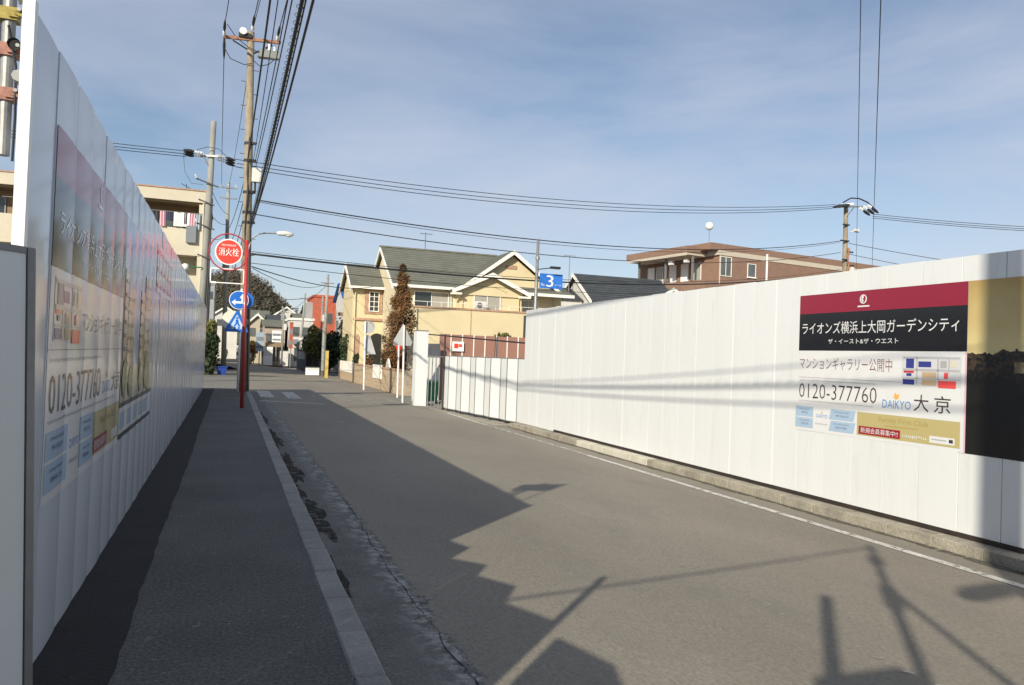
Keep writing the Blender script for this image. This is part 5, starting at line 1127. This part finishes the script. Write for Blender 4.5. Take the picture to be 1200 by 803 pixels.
# --- hill and wood
b = MB(); vs = []; nx, ny = 60, 18
def hh(x, y):
    r = max(0, 1-((y-265)/75)**2)
    p = 6+16/(1+math.exp((x-13)/5.5))+3*math.sin(x*.06+1)+1.2*math.sin(x*.23)
    return max(-.6, p*r)
for j in range(ny+1):
    for i in range(nx+1):
        x, y = -150+300*i/nx, 195+140*j/ny; vs.append((x, y, hh(x, y)-.5))
b.add(vs, [(j*(nx+1)+i, j*(nx+1)+i+1, (j+1)*(nx+1)+i+1, (j+1)*(nx+1)+i) for j in range(ny) for i in range(nx)]); struct(b.build('hill', M_hill))
def hp():
    x, y = random.uniform(-60, 70), random.uniform(205, 285); return (x, y, hh(x, y)-.3+abs(random.gauss(0, 1.3)))
o = leaves(MB(), 60000, hp, .34).build('wooded_slope', M_woods); o['kind'] = 'stuff'
b = MB()
for k in range(110):
    x = random.uniform(-14, 26); y = 262+random.uniform(-6, 8); z = hh(x, y)-.5; h = random.uniform(3.0, 5.2)
    b.tube([(x, y, z), (x+random.uniform(-.3, .3), y, z+h*.55), (x+random.uniform(-.5, .5), y, z+h)], [.14, .09, .03], 4)
    for _ in range(24):
        f = random.uniform(.3, .95); a = random.uniform(0, 6.28); q = (x, y, z+h*f); e = (x+math.cos(a)*1.5*(1.1-f), y+math.sin(a)*1.5*(1.1-f), z+h*f+random.uniform(.4, 1.2))
        b.tube([q, e], [.05, .02], 3)
o = b.build('bare_ridge_trees', M_twig); o['kind'] = 'stuff'

# ------------------------------------------------------------------ plants
def conifer(label, x, y, z0, z1, r, material, n, leaf):
    t = thing('conifer_tree', label, 'tree', (x, y, z0)); b = MB(); b.cyl((x, y, z0), (x, y, z1-.3), .09, .02, 8); 
    for _ in range(46):
        f = random.uniform(.12, .9); a = random.uniform(0, 6.28); L_ = r*(1-f)**.8*random.uniform(.5, .95)+.1; z = z0+(z1-z0)*f
        b.cyl((x, y, z), (x+math.cos(a)*L_, y+math.sin(a)*L_, z+L_*.5), .02, .006, 4)
    b.build('trunk', M_bark, t)
    tufts = []
    for _ in range(170):
        f = random.random()**1.1*.8+.2; a = random.uniform(0, 6.28); rr = r*(min(1, (1-f)**.8*1.25)*.95+.04)*(.45+.55*min(1, (f-.12)/.2))*random.uniform(.2, 1.05)
        tufts.append((x+math.cos(a)*rr, y+math.sin(a)*rr*.9, z0+.2+(z1-z0-.25)*f, .09+.17*(1-f)))
    def fn():
        q = random.choice(tufts); g = q[3]
        return (q[0]+random.gauss(0, g*.55), q[1]+random.gauss(0, g*.55), q[2]+random.gauss(0, g*.9))
    leaves(MB(), n, fn, leaf, thin=.4).build('crown', material, t); return t
conifer('rust brown conifer in front of the yellow house', 8.02, 38.0, -.35, 5.9, .98, M_leafr, 17000, .075)
def bush(name, label, cat, c, rad, material, n, leaf, stems=6, group=None, blobs=14, pot=None):
    t = thing(name, label, cat, (c[0], c[1], c[2]-rad[2]), group); c = Vector(c); b = MB()
    for _ in range(stems):
        a = random.uniform(0, 6.28); b.tube([(c.x+random.uniform(-.08, .08), c.y, c.z-rad[2]), (c.x+math.cos(a)*rad[0]*.3, c.y+math.sin(a)*rad[1]*.3, c.z-.1*rad[2]), (c.x+math.cos(a)*rad[0]*.6, c.y+math.sin(a)*rad[1]*.6, c.z+rad[2]*.5)], [.05, .03, .012], 5)
    b.build('trunk', M_bark, t); bl = []
    for _ in range(blobs):
        v = Vector((random.gauss(0, 1), random.gauss(0, 1), random.gauss(0, 1))).normalized()*random.uniform(.3, .82); bl.append((c+Vector((v.x*rad[0], v.y*rad[1], v.z*rad[2])), random.uniform(.18, .36)))
    def fn():
        q, g = random.choice(bl); d = Vector((random.gauss(0, 1), random.gauss(0, 1), random.gauss(0, 1))).normalized()*random.uniform(.7, 1.05)*g
        return (q.x+d.x*rad[0]*1.3, q.y+d.y*rad[1]*1.3, q.z+d.z*rad[2]*1.1)
    leaves(MB(), n, fn, leaf).build('crown', material, t); return t
bush('shrub', 'rust brown clipped shrub below the conifer, behind the tan wall', 'shrub', (7.9, 37.2, 1.0), (.55, .5, .85), M_leafr2, 2600, .05)
bush('shrub', 'green shrub poking above the brown sheet fence', 'shrub', (11.6, 33, 2.15), (.55, .4, .75), M_leafy, 700, .08, 9)
bush('shrub', 'small green shrub left of the arched porch', 'shrub', (8.0, 52.3, .8), (.3, .3, .75), M_leafg, 700, .07)
bush('shrub', 'small brown shrub beside the arched porch', 'shrub', (8.8, 52.0, .7), (.35, .3, .65), M_leafr, 600, .07)
bush('shrub', 'dark green shrub right of the arched porch', 'shrub', (9.9, 51.0, 1.0), (.5, .4, 1.1), M_leafg, 900, .08)
bush('hedge_tree', 'dark green clipped tree by the pale slim pole', 'tree', (7.7, 64, 1.7), (1.25, 1.6, 2.0), M_leafg, 4200, .11, blobs=30)
bush('hedge_tree', 'yellow green topped hedge left of the pale slim pole', 'tree', (6.95, 69, 1.9), (.95, 1.6, 1.7), M_leafy, 3000, .11, blobs=26)
bush('hedge_tree', 'dark tree between the red brick building and the blue roofed house', 'tree', (8.9, 60, 2.2), (1.2, 1.2, 2.4), M_leafg, 4200, .11, blobs=30)
bush('hedge_tree', 'dark hedge against the yellow house wing', 'tree', (8.1, 56.5, 1.4), (.7, 1.6, 1.7), M_leafg, 2600, .10, blobs=24)
bush('shrub', 'ochre shrub at the bend of the far street', 'shrub', (2.2, 88, 1.1), (.8, .8, 1.2), M_leafo, 1400, .10)
pt = bush('potted_shrub', 'yellow green topped shrub in a terracotta pot at the end of the left hoarding', 'plant', (-1.0, 45.2, 1.75), (.62, .7, 1.55), M_leafy, 3200, .085, blobs=26)
b = MB(); b.cyl((-1.0, 45.2, -.01), (-1.0, 45.2, .55), .26, .36, 14); b.build('pot', M_pot, pt)
bush('potted_shrub', 'dark green lower shrub beneath the yellow green one by the hoarding end', 'plant', (-1.02, 44.6, 1.2), (.6, .5, 1.2), M_leafg, 2400, .08, blobs=22)
bc = thing('plastic_crate', 'blue plastic tub on the path by the potted shrub', 'crate', (-.35, 45, -.01))
b = MB(); b.add([(-.52, 44.8, -.01), (-.12, 44.8, -.01), (-.12, 45.2, -.01), (-.52, 45.2, -.01), (-.6, 44.7, .42), (-.05, 44.7, .42), (-.05, 45.3, .42), (-.6, 45.3, .42)], [(0, 3, 2, 1), (0, 1, 5, 4), (1, 2, 6, 5), (2, 3, 7, 6), (3, 0, 4, 7)]); b.build('tub', M_bluec, bc)
b = MB(); b.box(-.64, -.01, 44.66, 44.70, .40, .45); b.box(-.64, -.01, 45.30, 45.34, .40, .45); b.build('rim', M_bluec, bc)

# ------------------------------------------------------------------ one far pedestrian
def person(x, y, z):
    t = thing('person', 'distant pedestrian in a pinkish beige coat and dark trousers crossing the far street', 'person', (x, y, z))
    me = bpy.data.meshes.new('body')
    J = [((0, 0, .92), .13), ((0, 0, 1.12), .13), ((0, 0, 1.36), .15), ((0, 0, 1.48), .06), ((0, -.02, 1.62), .095),
         ((.09, 0, .86), .085), ((.11, -.12, .48), .06), ((.10, -.10, .06), .045), ((.10, -.24, .03), .035),
         ((-.09, 0, .86), .085), ((-.10, .08, .48), .06), ((-.10, .20, .08), .045), ((-.10, .10, .03), .035),
         ((.19, 0, 1.38), .06), ((.25, .04, 1.12), .045), ((.24, -.08, .90), .035), ((-.19, 0, 1.38), .06), ((-.25, -.04, 1.12), .045), ((-.24, -.14, .92), .035)]
    E_ = [(0, 1), (1, 2), (2, 3), (3, 4), (0, 5), (5, 6), (6, 7), (7, 8), (0, 9), (9, 10), (10, 11), (11, 12), (2, 13), (13, 14), (14, 15), (2, 16), (16, 17), (17, 18)]
    me.from_pydata([j[0] for j in J], E_, []); o = bpy.data.objects.new('body', me); COL.objects.link(o)
    md = o.modifiers.new('skin', 'SKIN'); sv = me.skin_vertices[0].data
    for i, j in enumerate(J): sv[i].radius = (j[1], j[1]); sv[i].use_root = (i == 0)
    o.modifiers.new('sub', 'SUBSURF').levels = 1
    dg = bpy.context.evaluated_depsgraph_get(); ev = o.evaluated_get(dg); me2 = bpy.data.meshes.new_from_object(ev); me2.name = 'body'
    bpy.data.objects.remove(o)
    for mt in (M_coat, M_trous, M_skin): me2.materials.append(mt)
    while len(me2.materials) > 3: me2.materials.pop(index=0)
    for p in me2.polygons: p.use_smooth = True; p.material_index = 1 if p.center.z < .84 else (2 if p.center.z > 1.47 else 0)
    ob = link('body', me2, t, Vector((x, y, z)))
    b = MB(); b.sphere((x, y+.015, z+1.67), .105, 10, (1, 1.05, .95)); b.build('hair', M_hair, t, smooth=True)
    b = MB(); b.tube([(x, y, z+1.42), (x, y, z+1.2), (x, y, z+.95), (x, y, z+.72)], [.15, .19, .20, .25], 12); b.build('coat', M_coat, t, smooth=True)
person(-.35, 76, -.12)
